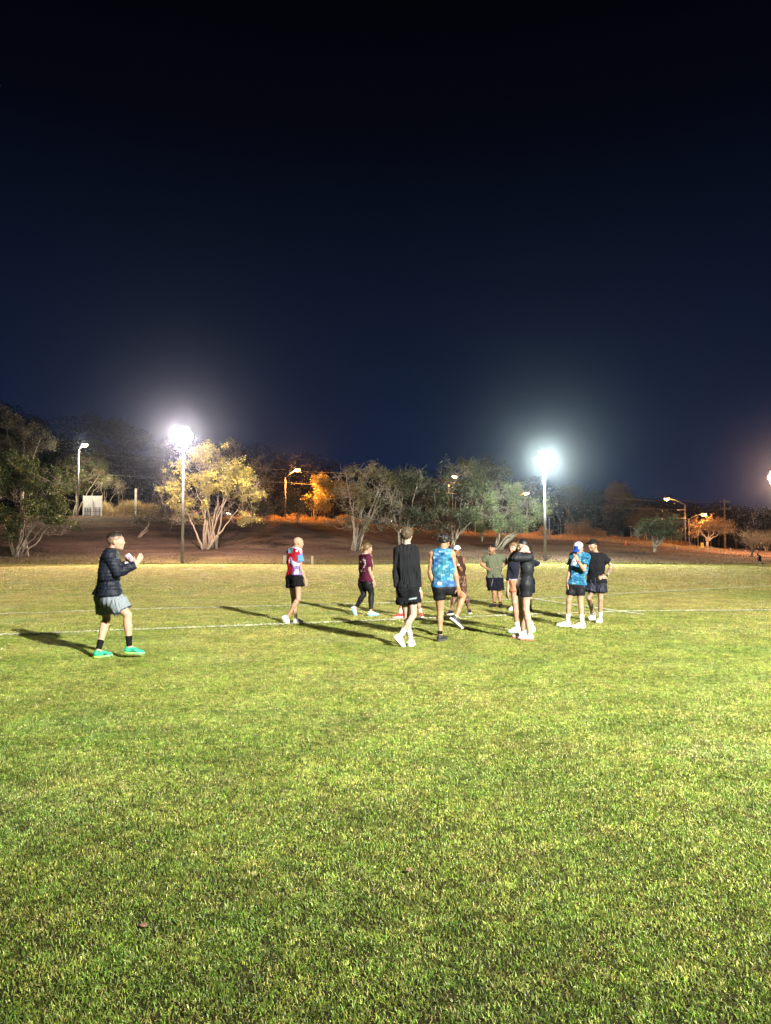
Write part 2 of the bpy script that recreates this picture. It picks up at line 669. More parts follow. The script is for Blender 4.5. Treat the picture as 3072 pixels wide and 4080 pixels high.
near_c = bpy.data.collections.new("turf_near")
mid_c = bpy.data.collections.new("turf_mid")
far_c = bpy.data.collections.new("turf_far")
for k in range(5):
    tile_obj("turf_tile", *blades(27000, 1.0, 0.0031, 0.007, 0.020), near_c)
for k in range(4):
    tile_obj("turf_tile_mid", *blades(9000, 1.0, 0.0068, 0.010, 0.026), mid_c)
for k in range(3):
    tile_obj("turf_tile_far", *blades(5200, 2.0, 0.020, 0.022, 0.045), far_c)


def tiles_in(y0, y1, step, coll_n, name, coll):
    pts, rots, idx = [], [], []
    y = y0
    while y < y1 - 1e-6:
        half = 0.56 * (y + step) + 1.8
        n = int(math.ceil(half / step))
        for i in range(-n, n):
            x = (i + 0.5) * step
            pts.append((x, y + step / 2, 0.002))
            rots.append((0, 0, rng.integers(0, 4) * math.pi / 2))
            idx.append(rng.integers(0, coll_n))
        y += step
    o = gn_scatter(name, pts, rots, idx, coll)
    return o


tag(tiles_in(1, 13, 1.0, 5, "grass", near_c), "short mown green grass with clover and straw covering the near pitch", "grass", kind='stuff')
tag(tiles_in(13, 25, 1.0, 4, "mid_field_grass", mid_c), "short yellow green grass of the middle of the pitch", "grass", kind='stuff')
tag(tiles_in(25, 59, 2.0, 3, "far_field_grass", far_c), "sparse dry grass on the far half of the pitch", "grass", kind='stuff')

# white field lines: chalked grass blades along each line
M_chalk = mat("field_paint", (0.66, 0.68, 0.54), 0.9, 0.1, attr=None, noise=(6, 0.25), trans=0.2)


def field_line(pts, width, label, dens=1.0):
    Vs, Fs, off = [], [], 0
    for (a, b) in zip(pts[:-1], pts[1:]):
        a, b = np.array(a[:2]), np.array(b[:2])
        L = np.linalg.norm(b - a)
        d = (b - a) / L
        nrm = np.array([-d[1], d[0]])
        n = int(L * 520 * dens)
        s_ = rng.random(n) * L
        gap = 0.5 + 0.5 * np.sin(s_ * 3.1 + 1.3 * np.sin(s_ * 1.7) + a[0]) * np.sin(s_ * 0.77 + a[1])
        keep = rng.random(n) < 0.30 + 0.70 * gap
        s_ = s_[keep]
        n = len(s_)
        wv = width * (1 + 0.25 * np.sin(s_ * 0.9))
        q = rng.normal(0, 0.30, n) * wv
        p = np.zeros((n, 3))
        p[:, :2] = a + s_[:, None] * d + q[:, None] * nrm
        p[:, 2] = 0.022 + rng.random(n) * 0.012
        az = rng.uniform(0, 2 * np.pi, n)
        w = 0.007 + 0.004 * rng.random(n)
        l = 0.014 + 0.012 * rng.random(n)
        u = np.stack([np.cos(az), np.sin(az), rng.uniform(-0.3, 0.6, n)], 1) * l[:, None]
        v = np.stack([-np.sin(az), np.cos(az), rng.uniform(-0.3, 0.3, n)], 1) * w[:, None]
        Vq = np.stack([p - u - v, p + u - v, p + u + v, p - u + v], 1)
        b_ = np.arange(n) * 4 + off
        Fs.append(np.stack([b_, b_ + 1, b_ + 2, b_ + 3], 1))
        Vs.append(Vq.reshape(-1, 3))
        off += n * 4
    o = mesh_obj("field_line", np.concatenate(Vs), np.concatenate(Fs), M_chalk, smooth=False)
    tag(o, label, "field line", kind='structure')


g2 = lambda *a: [tuple(G(x, y)) for x, y in a]
field_line(g2((-300, 2546), (0, 2534), (700, 2507), (1400, 2480), (2002, 2456), (2459, 2440), (2560, 2437)), 0.065, "near white chalk line crossing behind the people")
field_line(g2((2420, 2441), (2560, 2438), (3072, 2434), (3400, 2431)), 0.06, "white chalk line running to the right edge from the corner")
field_line(g2((-300, 2460), (0, 2450), (588, 2429), (1092, 2418), (1860, 2397), (2180, 2387), (2353, 2377), (2500, 2366), (3072, 2336), (3500, 2316)), 0.07, "far white chalk line across the pitch", 0.8)
field_line(g2((2110, 2387), (2191, 2399), (2400, 2429), (2500, 2444), (2564, 2452)), 0.085, "short diagonal chalk line joining the two long lines")
field_line(g2((728, 2271), (818, 2270)), 0.25, "short faded white mark near the far edge of the pitch", 3)

# dead leaves on the turf
M_leaf = mat("dead_leaf", (0.20, 0.115, 0.08), 0.8, noise=(30, 0.3))
for (px, py, s, lab) in ((565, 3680, 0.022, "pale pinkish dead leaf lying on the near grass, left of centre"),
                         (635, 2735, 0.03, "long orange brown dead leaf lying on the grass ahead of the coach"),
                         (1630, 3462, 0.02, "thin pale twig leaf lying on the middle of the grass"),
                         ):
    g_ = G(px, py, 0.03)
    r_ = rng.uniform(0, 3)
    mbl = MB()
    n = 10
    V_ = []
    for q in (0.0, 0.002):
        for i in range(n):
            t_ = 2 * math.pi * i / n
            rr = s * (0.75 + 0.35 * math.cos(t_) + (0.12 if i % 2 else 0))
            V_.append((g_.x + rr * math.cos(t_ + r_), g_.y + rr * 0.7 * math.sin(t_ + r_), 0.024 + q + 0.12 * rr * math.sin(2 * t_)))
    mbl.add(V_, [tuple(range(n, 2 * n)), tuple(range(n - 1, -1, -1))] + [(i, (i + 1) % n, n + (i + 1) % n, n + i) for i in range(n)])
    tag(mbl.build("dead_leaf", M_leaf), lab, "leaf")

# ------------------------------------------------------------------ people: one continuous surface from a signed distance field
def nrm(v):
    v = np.asarray(v, float)
    return v / max(np.linalg.norm(v), 1e-9)


class SDF:
    def __init__(s, h=0.0075):
        s.p = []
        s.h = h
        s.disp = []

    def cone(s, a, b, ra, rb, k=0.03, flat=None, clip=None, op='u'):
        """tapered capsule; flat=(axis, factor) squashes it along axis; clip=[(point, normal)] keeps the side behind normal"""
        s.p.append(('c', np.array(a, float), np.array(b, float), ra, rb, k, flat, clip or [], op))
        return s

    def ell(s, c, R, r, k=0.02, clip=None, op='u'):
        s.p.append(('e', np.array(c, float), np.array(R, float), np.array(r, float), None, k, None, clip or [], op))
        return s

    def bounds(s, q, pad):
        if q[0] == 'c':
            m = max(q[3], q[4])
            return np.minimum(q[1], q[2]) - m - pad, np.maximum(q[1], q[2]) + m + pad
        m = q[3].max()
        return q[1] - m - pad, q[1] + m + pad

    def mesh(s, clips=()):
        h = s.h
        bs = [s.bounds(q, 0) for q in s.p if q[8] == 'u']
        lo = np.min([b[0] for b in bs], 0) - 0.03
        hi = np.max([b[1] for b in bs], 0) + 0.03
        n = np.ceil((hi - lo) / h).astype(int) + 1
        ax = [lo[i] + h * np.arange(n[i]) for i in range(3)]
        D = np.full(n, 0.5, np.float32)
        for q in s.p:
            kind, a, b, c, d_, k, flat, clip, op = q
            l_, h_ = s.bounds(q, k + 3 * h)
            i0 = np.clip(((l_ - lo) / h).astype(int), 0, n - 1)
            i1 = np.clip(np.ceil((h_ - lo) / h).astype(int) + 1, 1, n)
            sl = tuple(slice(i0[i], i1[i]) for i in range(3))
            X = ax[0][sl[0]][:, None, None]
            Y = ax[1][sl[1]][None, :, None]
            Z = ax[2][sl[2]][None, None, :]
            if kind == 'c':
                px, py, pz = X - a[0], Y - a[1], Z - a[2]
                ba = b - a
                L2 = max(float(ba @ ba), 1e-9)
                t = np.clip((px * ba[0] + py * ba[1] + pz * ba[2]) / L2, 0, 1)
                qx, qy, qz = px - t * ba[0], py - t * ba[1], pz - t * ba[2]
                r = c + (d_ - c) * t
                dd = qx * qx + qy * qy + qz * qz
                if flat is not None:
                    f, fac = flat
                    w = qx * f[0] + qy * f[1] + qz * f[2]
                    dd = dd + w * w * (1 / fac ** 2 - 1)
                    rad = np.sqrt(dd)
                    d = (rad - r) * np.where(rad > 1e-6, np.clip(fac + (1 - fac) * (1 - (np.abs(w) / fac) / np.maximum(rad, 1e-6)), fac, 1), 1)
                else:
                    d = np.sqrt(dd) - r
            else:
                R = b
                px, py, pz = X - a[0], Y - a[1], Z - a[2]
                u = [(px * R[i][0] + py * R[i][1] + pz * R[i][2]) / c[i] for i in range(3)]
                l1 = np.sqrt(u[0] ** 2 + u[1] ** 2 + u[2] ** 2)
                l2 = np.sqrt((u[0] / c[0]) ** 2 + (u[1] / c[1]) ** 2 + (u[2] / c[2]) ** 2)
                d = l1 * (l1 - 1) / np.maximum(l2, 1e-6)
            for (cp, cn) in clip:
                d = np.maximum(d, (X - cp[0]) * cn[0] + (Y - cp[1]) * cn[1] + (Z - cp[2]) * cn[2])
            E = D[sl]
            if op == 'u':
                hh = np.maximum(k - np.abs(E - d), 0) / k
                D[sl] = np.minimum(E, d) - hh * hh * k * 0.25
            else:
                d = -d
                hh = np.maximum(k - np.abs(E - d), 0) / k
                D[sl] = np.maximum(E, d) + hh * hh * k * 0.25
        X, Y, Z = ax[0][:, None, None], ax[1][None, :, None], ax[2][None, None, :]
        for f in s.disp:
            near = np.where(np.abs(D) < 0.03)
            D[near] += f(ax[0][near[0]], ax[1][near[1]], ax[2][near[2]]).astype(np.float32)
        for (cp, cn) in clips:
            D = np.maximum(D, (X - cp[0]) * cn[0] + (Y - cp[1]) * cn[1] + (Z - cp[2]) * cn[2])
        return nets(D, lo, h)


def nets(D, lo, h):
    n = np.array(D.shape)
    S = D < 0
    c = [S[:-1, :-1, :-1], S[1:, :-1, :-1], S[:-1, 1:, :-1], S[1:, 1:, :-1], S[:-1, :-1, 1:], S[1:, :-1, 1:], S[:-1, 1:, 1:], S[1:, 1:, 1:]]
    cnt = sum(x.astype(np.int8) for x in c)
    I = np.argwhere((cnt > 0) & (cnt < 8))
    idx = np.full(n - 1, -1, np.int32)
    idx[I[:, 0], I[:, 1], I[:, 2]] = np.arange(len(I))
    acc = np.zeros((len(I), 3))
    num = np.zeros(len(I))
    offs = [(0, 0, 0), (1, 0, 0), (0, 1, 0), (1, 1, 0), (0, 0, 1), (1, 0, 1), (0, 1, 1), (1, 1, 1)]
    vals = [D[I[:, 0] + o[0], I[:, 1] + o[1], I[:, 2] + o[2]] for o in offs]
    for i in range(8):
        for j in range(i + 1, 8):
            if sum(abs(offs[i][k] - offs[j][k]) for k in range(3)) != 1:
                continue
            a, b = vals[i], vals[j]
            m = (a < 0) != (b < 0)
            t = np.where(m, a / np.where(m, a - b, 1), 0)
            for k in range(3):
                acc[:, k] += m * (offs[i][k] + t * (offs[j][k] - offs[i][k]))
            num += m
    V = lo + h * (I + acc / num[:, None])
    quads = []
    for k in range(3):
        sa = [slice(None)] * 3
        sb = [slice(None)] * 3
        sa[k] = slice(0, -1)
        sb[k] = slice(1, None)
        A, B = S[tuple(sa)], S[tuple(sb)]
        E = np.argwhere(A != B)
        u, v = (k + 1) % 3, (k + 2) % 3
        E = E[(E[:, u] > 0) & (E[:, v] > 0) & (E[:, u] < n[u] - 1) & (E[:, v] < n[v] - 1)]
        fl = A[E[:, 0], E[:, 1], E[:, 2]]
        def cell(du, dv):
            q = E.copy()
            q[:, u] -= du
            q[:, v] -= dv
            return idx[q[:, 0], q[:, 1], q[:, 2]]
        q = np.stack([cell(1, 1), cell(0, 1), cell(0, 0), cell(1, 0)], 1)
        q[~fl] = q[~fl][:, ::-1]
        quads.append(q)
    return V, np.concatenate(quads)


def wnoise(freq, seed, stretch=(1, 1, 1)):
    r = np.random.default_rng(seed)
    W = r.normal(0, 1, (7, 3)) * np.array(stretch) * freq
    ph = r.uniform(0, 6.28, 7)
    W2 = r.normal(0, 1, (3, 3)) * np.array(stretch) * freq * 0.5

    def f(x, y, z):
        wx = np.sin(W2[0][0] * x + W2[0][1] * y + W2[0][2] * z)
        wy = np.sin(W2[1][0] * x + W2[1][1] * y + W2[1][2] * z + 1)
        o = 0
        for i in range(7):
            o = o + np.sin(W[i][0] * x + W[i][1] * y + W[i][2] * z + ph[i] + 1.2 * wx + 0.9 * wy)
        return o / 7 * 1.6
    return f


def folds(amp, freq, seed, stretch=(1, 1, 0.35)):
    f = wnoise(freq, seed, stretch)
    return lambda x, y, z: -amp * 1.6 * np.abs(f(x, y, z))


M_skin = mat("skin", rough=0.55, spec=0.2, attr='Col')
M_cloth = mat("cloth", rough=0.85, spec=0.08, attr='Col')
M_shine = mat("stretch_cloth", rough=0.6, spec=0.2, attr='Col')
M_hair = mat("hair", rough=0.5, spec=0.3, attr='Col', bump=(90, 0.004))
M_shoe = mat("shoe_mesh", rough=0.6, spec=0.3, attr='Col')
M_sole = mat("shoe_sole", rough=0.55, spec=0.3, attr='Col')


def const(c):
    return lambda V, S: np.tile(np.array(c, float), (len(V), 1))


def screen(V, org, sc):
    """where a surface point falls in the traced drawing of this person (used to lay printed marks on the cloth)"""
    y, z = V[:, 1], V[:, 2] - CAMH
    f = y * math.cos(TH) + z * math.sin(TH)
    u = V[:, 0] / f
    v = (-y * math.sin(TH) + z * math.cos(TH)) / f
    return np.stack([(CX + u * FPX - org[0]) * sc, (CY - v * FPX - org[1]) * sc], 1)


def hand(sdf, w, tgt, pn, thumb, r0=0.024, curl=0.45, s=1.0, k=0.008):
    """palm + four curled fingers + thumb. w wrist, tgt direction point, pn palm normal, thumb side vector"""
    w = np.array(w, float)
    d = nrm(np.array(tgt, float) - w)
    pn = nrm(pn - d * (pn @ d))
    sd = np.cross(d, pn)
    if sd @ np.array(thumb, float) < 0:
        sd = -sd
    kn = w + d * 0.088 * s
    for o in (-0.026, -0.009, 0.009, 0.026):
        sdf.cone(w + d * 0.012 * s + sd * o * 0.55 * s, kn + sd * o * s, 0.017 * s, 0.0125 * s, 0.014)
    for o, ln in ((0.030, 0.93), (0.010, 1.05), (-0.010, 0.98), (-0.029, 0.78)):
        p = kn + sd * o * s
        ang = curl * (1.0 + 0.35 * (0.03 - o) / 0.06)
        dirv = d
        for i, l in enumerate((0.040, 0.027, 0.020)):
            ca, sa = math.cos(ang * (0.6 + 0.5 * i)), math.sin(ang * (0.6 + 0.5 * i))
            dv = d * ca + pn * sa + sd * o * 1.8
            dv = nrm(dv)
            q = p + dv * l * ln * s
            sdf.cone(p, q, (0.0092 - 0.0010 * i) * s, (0.0082 - 0.0010 * i) * s, k)
            p = q
    a = w + d * 0.028 * s + sd * 0.024 * s
    b = a + nrm(d * 0.62 + sd * 0.72 + pn * 0.30) * 0.040 * s
    c = b + nrm(d * 0.85 + sd * 0.30 + pn * 0.40) * 0.034 * s
    sdf.cone(a, b, 0.0135 * s, 0.0105 * s, 0.012)
    sdf.cone(b, c, 0.0105 * s, 0.0085 * s, k)


class Person:
    def __init__(s, org, sc, foot_y, spec):
        s.org, s.sc, s.spec = org, sc, spec
        s.D = G(CX, foot_y).y
        s.sp = dict(w=1.0, hs=1.0, skin=(0.58, 0.37, 0.27), curl=0.45)
        s.sp.update(spec)
        s.build_joints()

    def J(s, q):
        x, y = q[0] / s.sc + s.org[0], q[1] / s.sc + s.org[1]
        dy = q[2] if len(q) > 2 else 0.0
        return np.array(P(x, y, s.D + dy))

    def GJ(s, x, y, z=0.012):
        return np.array(G(x / s.sc + s.org[0], y / s.sc + s.org[1], z))

    def build_joints(s):
        sp = s.sp
        s.head = s.J(sp['head'])
        s.neck = s.J(sp['neck'])
        s.S = [s.J(q) for q in sp['sh']]
        s.E = [s.J(q) for q in sp['el']]
        s.W = [s.J(q) for q in sp['wr']]
        s.HT = [s.J(q) for q in sp['hd']]
        s.H = [s.J(q) for q in sp['hp']]
        s.K = [s.J(q) for q in sp['kn']]
        s.feet = []
        for q, k in zip(sp['ft'], s.K):
            if len(q) == 4:
                hl, to = s.GJ(q[0], q[1]), s.GJ(q[2], q[3])
            else:
                hl, to = s.J((q[0], q[1], q[4])), s.J((q[2], q[3], q[5]))
            f = nrm(to - hl)
            L = 0.275 * sp.get('fs', 1.0)
            mid = (hl + to) / 2
            if len(q) == 4:
                ln = np.linalg.norm(to - hl)
                f = nrm(to - hl)
            hl = mid - f * L / 2
            upv = (k - hl) if len(q) > 4 else np.array([0, 0, 1.0])
            up = nrm(upv - f * (upv @ f))
            s.feet.append((hl, f, up, L))
        s.A = [hl + f * 0.062 + up * 0.092 for (hl, f, up, L) in s.feet]
        s.M = (s.S[0] + s.S[1]) / 2
        s.Pm = (s.H[0] + s.H[1]) / 2
        s.spine = nrm(s.M - s.Pm)
        s.fw = nrm(np.array(sp['face'], float))
        s.tf = nrm(np.array(sp.get('chest', sp['face']), float))

    # ---- shared shapes
    def torso(s, d, t, k=0.05, arms=None, bust=None, lower=True, kk=None):
        w = s.sp['w']
        M, Pm, sp_ = s.M, s.Pm, s.spine
        L = np.linalg.norm(M - Pm)
        rad = (0.085, 0.092, 0.082, 0.088)
        for i in (0, 1):
            a = M + (s.S[i] - M) * 0.52 - sp_ * 0.055
            b = M + (s.S[i] - M) * 0.50 - sp_ * (L * 0.42)
            c = Pm + (s.H[i] - Pm) * 0.62 + sp_ * (L * 0.22)
            e = s.H[i] + sp_ * 0.03
            d.cone(a, b, rad[0] * w + t, rad[1] * w + t, k)
            d.cone(b, c, rad[1] * w + t, rad[2] * w + t, k)
            if lower:
                d.cone(c, e, rad[2] * w + t, rad[3] * w + t, k)
            d.cone(M + (s.S[i] - M) * 0.2 + sp_ * 0.035, s.S[i] - sp_ * 0.0, 0.045 + t, 0.050 * w + t, 0.04)
            d.cone(a + s.tf * 0.03 - sp_ * 0.06, a + s.tf * 0.03 - sp_ * 0.10, 0.07 * w + t, 0.06 * w + t, 0.04)
            if s.sp.get('bust'):
                d.cone(a + s.tf * 0.055 - sp_ * 0.09, a + s.tf * 0.065 - sp_ * 0.10, 0.062 * w + t, 0.055 * w + t, 0.03)
        d.cone(s.neck - sp_ * 0.035, M - sp_ * 0.06, 0.052 + t * 0.6, 0.085 + t, 0.05)
        for i in (0, 1):
            d.cone(s.neck + (s.S[i] - s.neck) * 0.15, s.neck + (s.S[i] - s.neck) * 0.75 + sp_ * 0.004, 0.034 + t, 0.036 * w + t, 0.05)
        d.cone(M - sp_ * 0.12, Pm + sp_ * 0.02, 0.085 * w + t, 0.088 * w + t, k)

    def hips(s, d, t, k=0.05):
        w = s.sp['w']
        d.cone(s.H[0] + s.spine * 0.02, s.H[1] + s.spine * 0.02, 0.096 * w + t, 0.096 * w + t, k)
        for i in (0, 1):
            d.cone(s.H[i] - s.tf * 0.045 - s.spine * 0.03, s.H[i] - s.tf * 0.045 - s.spine * 0.05, 0.080 * w + t, 0.075 * w + t, 0.04)

    def head_frame(s):
        f = s.fw
        r = nrm(np.cross(f, [0, 0, 1]))
        tilt = s.sp.get('roll', 0.0)
        u = np.cross(r, f)
        r2 = r * math.cos(tilt) + u * math.sin(tilt)
        u2 = np.cross(r2, f)
        return np.array([r2, f, u2])

    def body(s):
        sp = s.sp
        w = sp['w']
        d = SDF(0.0072)
        s.torso(d, 0.0)
        s.hips(d, 0.0)
        for i in (0, 1):
            up = (s.E[i] - s.S[i])
            am = sp.get('arm', 1.0) * (0.5 + 0.5 * w)
            d.cone(s.S[i], s.S[i] + up * 0.35, 0.056 * am, 0.047 * am, 0.035)
            d.cone(s.S[i] + up * 0.35, s.E[i], 0.048 * am, 0.036 * am, 0.02)
            fo = s.W[i] - s.E[i]
            d.cone(s.E[i], s.E[i] + fo * 0.3, 0.037 * am, 0.041 * am, 0.02)
            d.cone(s.E[i] + fo * 0.3, s.W[i], 0.041 * am, 0.025 * am, 0.02)
            pn = sp.get('palm', [None, None])[i]
            if pn is None:
                pn = nrm(s.Pm - s.W[i]) * [1, 1, 0] + 1e-3
            th = sp.get('thumb', [None, None])[i]
            if th is None:
                th = s.tf
            cu = sp['curl'][i] if isinstance(sp['curl'], (list, tuple)) else sp['curl']
            hand(d, s.W[i], s.HT[i], np.array(pn, float), th, curl=cu, s=sp.get('hand', 1.0) * (0.97 if w < 0.97 else 1.05))
            # legs
            th_ = s.K[i] - s.H[i]
            lg = sp.get('leg', 1.0)
            d.cone(s.H[i], s.H[i] + th_ * 0.4, 0.090 * w * lg, 0.080 * w * lg, 0.05)
            d.cone(s.H[i] + th_ * 0.4, s.K[i], 0.080 * w * lg, 0.053 * lg, 0.03)
            sh = s.A[i] - s.K[i]
            back = -s.tf - nrm(sh) * (-s.tf @ nrm(sh))
            back = nrm(back)
            d.cone(s.K[i], s.K[i] + sh * 0.35, 0.052 * lg, 0.050 * lg, 0.02)
            d.cone(s.K[i] + sh * 0.35, s.A[i], 0.050 * lg, 0.032 * lg, 0.02)
            d.cone(s.K[i] + sh * 0.17 + back * 0.022, s.K[i] + sh * 0.42 + back * 0.018, 0.043 * lg, 0.036 * lg, 0.03)
            d.cone(s.K[i] - back * 0.018 + sh * 0.0, s.K[i] - back * 0.018 + sh * 0.06, 0.034 * lg, 0.03 * lg, 0.02)
            hl, f, up_, L = s.feet[i]
            d.cone(s.A[i], hl + f * 0.20 + up_ * 0.035, 0.034, 0.024, 0.02)
            d.cone(s.A[i], hl + f * 0.045 + up_ * 0.04, 0.032, 0.028, 0.02)
        # head
        R = s.head_frame()
        hs = sp['hs']
        c = s.head
        T = lambda x, y, z: c + (R[0] * x + R[1] * y + R[2] * z) * hs
        d.cone(s.neck - s.spine * 0.01, T(0, -0.022, -0.045), 0.054 * sp.get('nk', 1), 0.052 * sp.get('nk', 1), 0.03)
        d.ell(T(0, -0.010, 0.030), R, np.array([0.076, 0.096, 0.090]) * hs, 0.02)
        d.ell(T(0, 0.030, -0.005), R, np.array([0.064, 0.068, 0.088]) * hs, 0.02)
        d.ell(T(0, 0.036, -0.055), R, np.array([0.052, 0.056, 0.055]) * hs, 0.025)
        d.ell(T(0, 0.078, -0.088), R, np.array([0.022, 0.018, 0.018]) * hs, 0.025)
        d.cone(T(-0.034, 0.082, 0.034), T(0.034, 0.082, 0.034), 0.012 * hs, 0.012 * hs, 0.015)
        for sgn in (-1, 1):
            d.ell(T(sgn * 0.031, 0.104, 0.014), R, np.array([0.018, 0.014, 0.012]) * hs, 0.012, op='s')
            d.ell(T(sgn * 0.031, 0.083, 0.012), R, np.array([0.014, 0.012, 0.011]) * hs, 0.004)
            d.ell(T(sgn * 0.040, 0.065, -0.020), R, np.array([0.022, 0.022, 0.024]) * hs, 0.02)
            d.ell(T(sgn * 0.076, -0.004, -0.004), R, np.array([0.010, 0.020, 0.032]) * hs, 0.006)
        d.cone(T(0, 0.094, 0.018), T(0, 0.106, -0.020), 0.008 * hs, 0.012 * hs, 0.012)
        d.ell(T(0, 0.093, -0.054), R, np.array([0.024, 0.012, 0.010]) * hs, 0.01)
        V, F = d.mesh()
        V += 0
        cols = s.skin_cols(V, T, R, hs)
        s.obj = mesh_obj("person", V, F, M_skin, cols=cols)
        tag(s.obj, sp['label'], "person", sp.get('group', "people training on the pitch"))
        return s.obj

    def skin_cols(s, V, T, R, hs):
        sp = s.sp
        c = np.tile(np.array(sp['skin'], float) * 0.56, (len(V), 1))
        c *= (1 + 0.05 * wnoise(18, 3)(V[:, 0], V[:, 1], V[:, 2]))[:, None]
        q = (V - s.head) @ R.T / hs
        lips = (np.abs(q[:, 0]) < 0.023) & (np.abs(q[:, 2] + 0.054) < 0.009) & (q[:, 1] > 0.085)
        c[lips] = np.array(sp['skin']) * [0.85, 0.50, 0.50]
        brow = (np.abs(np.abs(q[:, 0]) - 0.032) < 0.018) & (np.abs(q[:, 2] - 0.036) < 0.006) & (q[:, 1] > 0.07)
        c[brow] = np.array(sp['skin']) * 0.25
        for sgn in (-1, 1):
            e1 = ((q[:, 0] - sgn * 0.031) / 0.014) ** 2 + ((q[:, 2] - 0.012) / 0.008) ** 2 < 1
            e1 &= q[:, 1] > 0.06
            c[e1] = (0.5, 0.45, 0.42)
            e2 = ((q[:, 0] - sgn * 0.031) / 0.007) ** 2 + ((q[:, 2] - 0.012) / 0.009) ** 2 < 1
            e2 &= q[:, 1] > 0.06
            c[e2] = (0.03, 0.02, 0.015)
        if sp.get('stubble'):
            m = (q[:, 2] < -0.03) & (q[:, 2] > -0.12) & (q[:, 1] > -0.01) & (np.linalg.norm(q, axis=1) < 0.14) & ~lips
            c[m] = c[m] * 0.7
        if sp.get('tattoo'):
            for i, seg in sp['tattoo']:
                a, b = (s.E[i], s.W[i]) if seg == 'arm' else ((s.K[i], s.A[i]) if seg == 'shin' else (s.H[i], s.K[i]))
                t = np.clip((V - a) @ (b - a) / ((b - a) @ (b - a)), 0, 1)
                near = np.linalg.norm(V - (a + t[:, None] * (b - a)), axis=1) < 0.1
                f = wnoise(55, 5)(V[:, 0], V[:, 1], V[:, 2])
                m = near & (t > 0.03) & (t < 0.97) & (f > 0.18)
                c[m] = c[m] * 0.38 + np.array([0.01, 0.015, 0.02])
        return c

    def garment(s, name, d, colf, m=None, clips=(), parent=None):
        V, F = d.mesh(clips)
        S = screen(V, s.org, s.sc)
        c = colf(V, S) if callable(colf) else const(colf)(V, S)
        c = np.where(c.min(axis=1, keepdims=True) > 0.5, c * 0.74, c * 0.50)
        return mesh_obj(name, V, F, m or M_cloth, parent or s.obj, cols=c)

    # ---- garments
    def top(s, colf, sleeve=0.45, hem=0.0, t=0.014, amp=0.006, freq=26, seed=1, flare=0.012, m=None, name="shirt", stretch=(1, 1, 0.3), extra=None, arm_t=None, vneck=0.0):
        """sleeve: fraction of the arm covered (0 none, <1 part of the upper arm, 2 the whole arm)"""
        d = SDF(0.0075)
        s.torso(d, t)
        s.hips(d, max(t + flare * 0.7, 0.020 if not s.sp.get('bust') else 0.012))
        at = arm_t if arm_t is not None else t
        for i in (0, 1):
            up, fo = s.E[i] - s.S[i], s.W[i] - s.E[i]
            am = s.sp.get('arm', 1.0) * (0.5 + 0.5 * s.sp['w'])
            if sleeve > 0 and sleeve <= 1:
                e = s.S[i] + up * sleeve
                d.cone(s.S[i], s.S[i] + up * (sleeve + 0.12), 0.057 * am + at, 0.052 * am + at + 0.008, 0.02, clip=[(e, nrm(up))])
            elif sleeve > 1:
                d.cone(s.S[i], s.S[i] + up * 0.4, 0.056 * am + at, 0.048 * am + at, 0.018)
                d.cone(s.S[i] + up * 0.4, s.E[i], 0.048 * am + at, 0.039 * am + at, 0.008)
                d.cone(s.E[i], s.E[i] + fo * 0.3, 0.039 * am + at, 0.041 * am + at, 0.008)
                e = s.E[i] + fo * 0.98
                d.cone(s.E[i] + fo * 0.3, s.W[i], 0.041 * am + at, 0.027 * am + at * 0.7, 0.008, clip=[(e, nrm(fo))])
            elif sleeve == 0:
                o_ = nrm(s.S[i] - s.M)
                d.ell(s.S[i] + o_ * 0.050 - s.spine * 0.01, np.array([o_, s.tf, s.spine]), np.array([0.065, 0.15, 0.105]), 0.02, op='s')
        if amp:
            d.disp.append(folds(amp * 1.25, freq * 2.3, seed, stretch))
        if extra:
            d.disp.append(extra)
        hp = s.Pm + s.spine * hem
        hn = -nrm(s.spine + np.array([0, 0, 1.0]))
        nkp = s.neck + s.spine * (0.030)
        return s.garment(name, d, colf, m, [(hp, hn), (nkp, nrm(s.neck - s.M + s.tf * -0.02 + s.spine * 0.1))] if not s.sp.get('no_neck_clip') else [(hp, hn)])

    def shorts(s, colf, ln=0.45, t=0.02, flare=0.03, waist=0.12, amp=0.006, seed=5, m=None, name="shorts", band=True):
        d = SDF(0.0075)
        tb = min(t, 0.009)
        s.hips(d, tb)
        w, lg = s.sp['w'], s.sp.get('leg', 1.0)
        Ls = np.linalg.norm(s.M - s.Pm)
        for i in (0, 1):
            d.cone(s.Pm + (s.H[i] - s.Pm) * 0.62 + s.spine * (Ls * 0.22), s.H[i] + s.spine * 0.03, 0.082 * w + tb, 0.088 * w + tb, 0.05)
        d.cone(s.Pm + s.spine * 0.10, s.Pm + s.spine * 0.02, 0.087 * w + tb, 0.088 * w + tb, 0.05)
        d.cone(s.Pm + s.spine * 0.0, s.Pm + s.spine * (waist + 0.03), 0.10 * w + tb, 0.090 * w + tb, 0.05)
        for i in (0, 1):
            th = s.K[i] - s.H[i]
            ll = ln[i] if isinstance(ln, (list, tuple)) else ln
            e = s.H[i] + th * ll
            cl = [(e, nrm(nrm(th) + [0, 0, -0.3 if th[2] < 0 else 0]))]
            d.cone(s.H[i], s.H[i] + th * 0.4, 0.090 * w * lg + tb, 0.080 * w * lg + tb, 0.05, clip=cl)
            d.cone(s.H[i] + th * 0.10, s.H[i] + th * min(ll + .05, 0.4), 0.088 * w * lg + t * .8, 0.080 * w * lg + t + (flare if ll < .45 else flare * .6), 0.03, clip=cl)
            if ll >= 0.4:
                d.cone(s.H[i] + th * 0.4, s.H[i] + th * (ll + 0.08), 0.080 * w * lg + t + flare * .6,
                       (0.080 - 0.027 * (ll - .4) / .6) * w * lg + t + flare, 0.03, clip=cl)
        if amp:
            d.disp.append(folds(amp * 1.2, 48, seed, (1, 1, 0.35)))
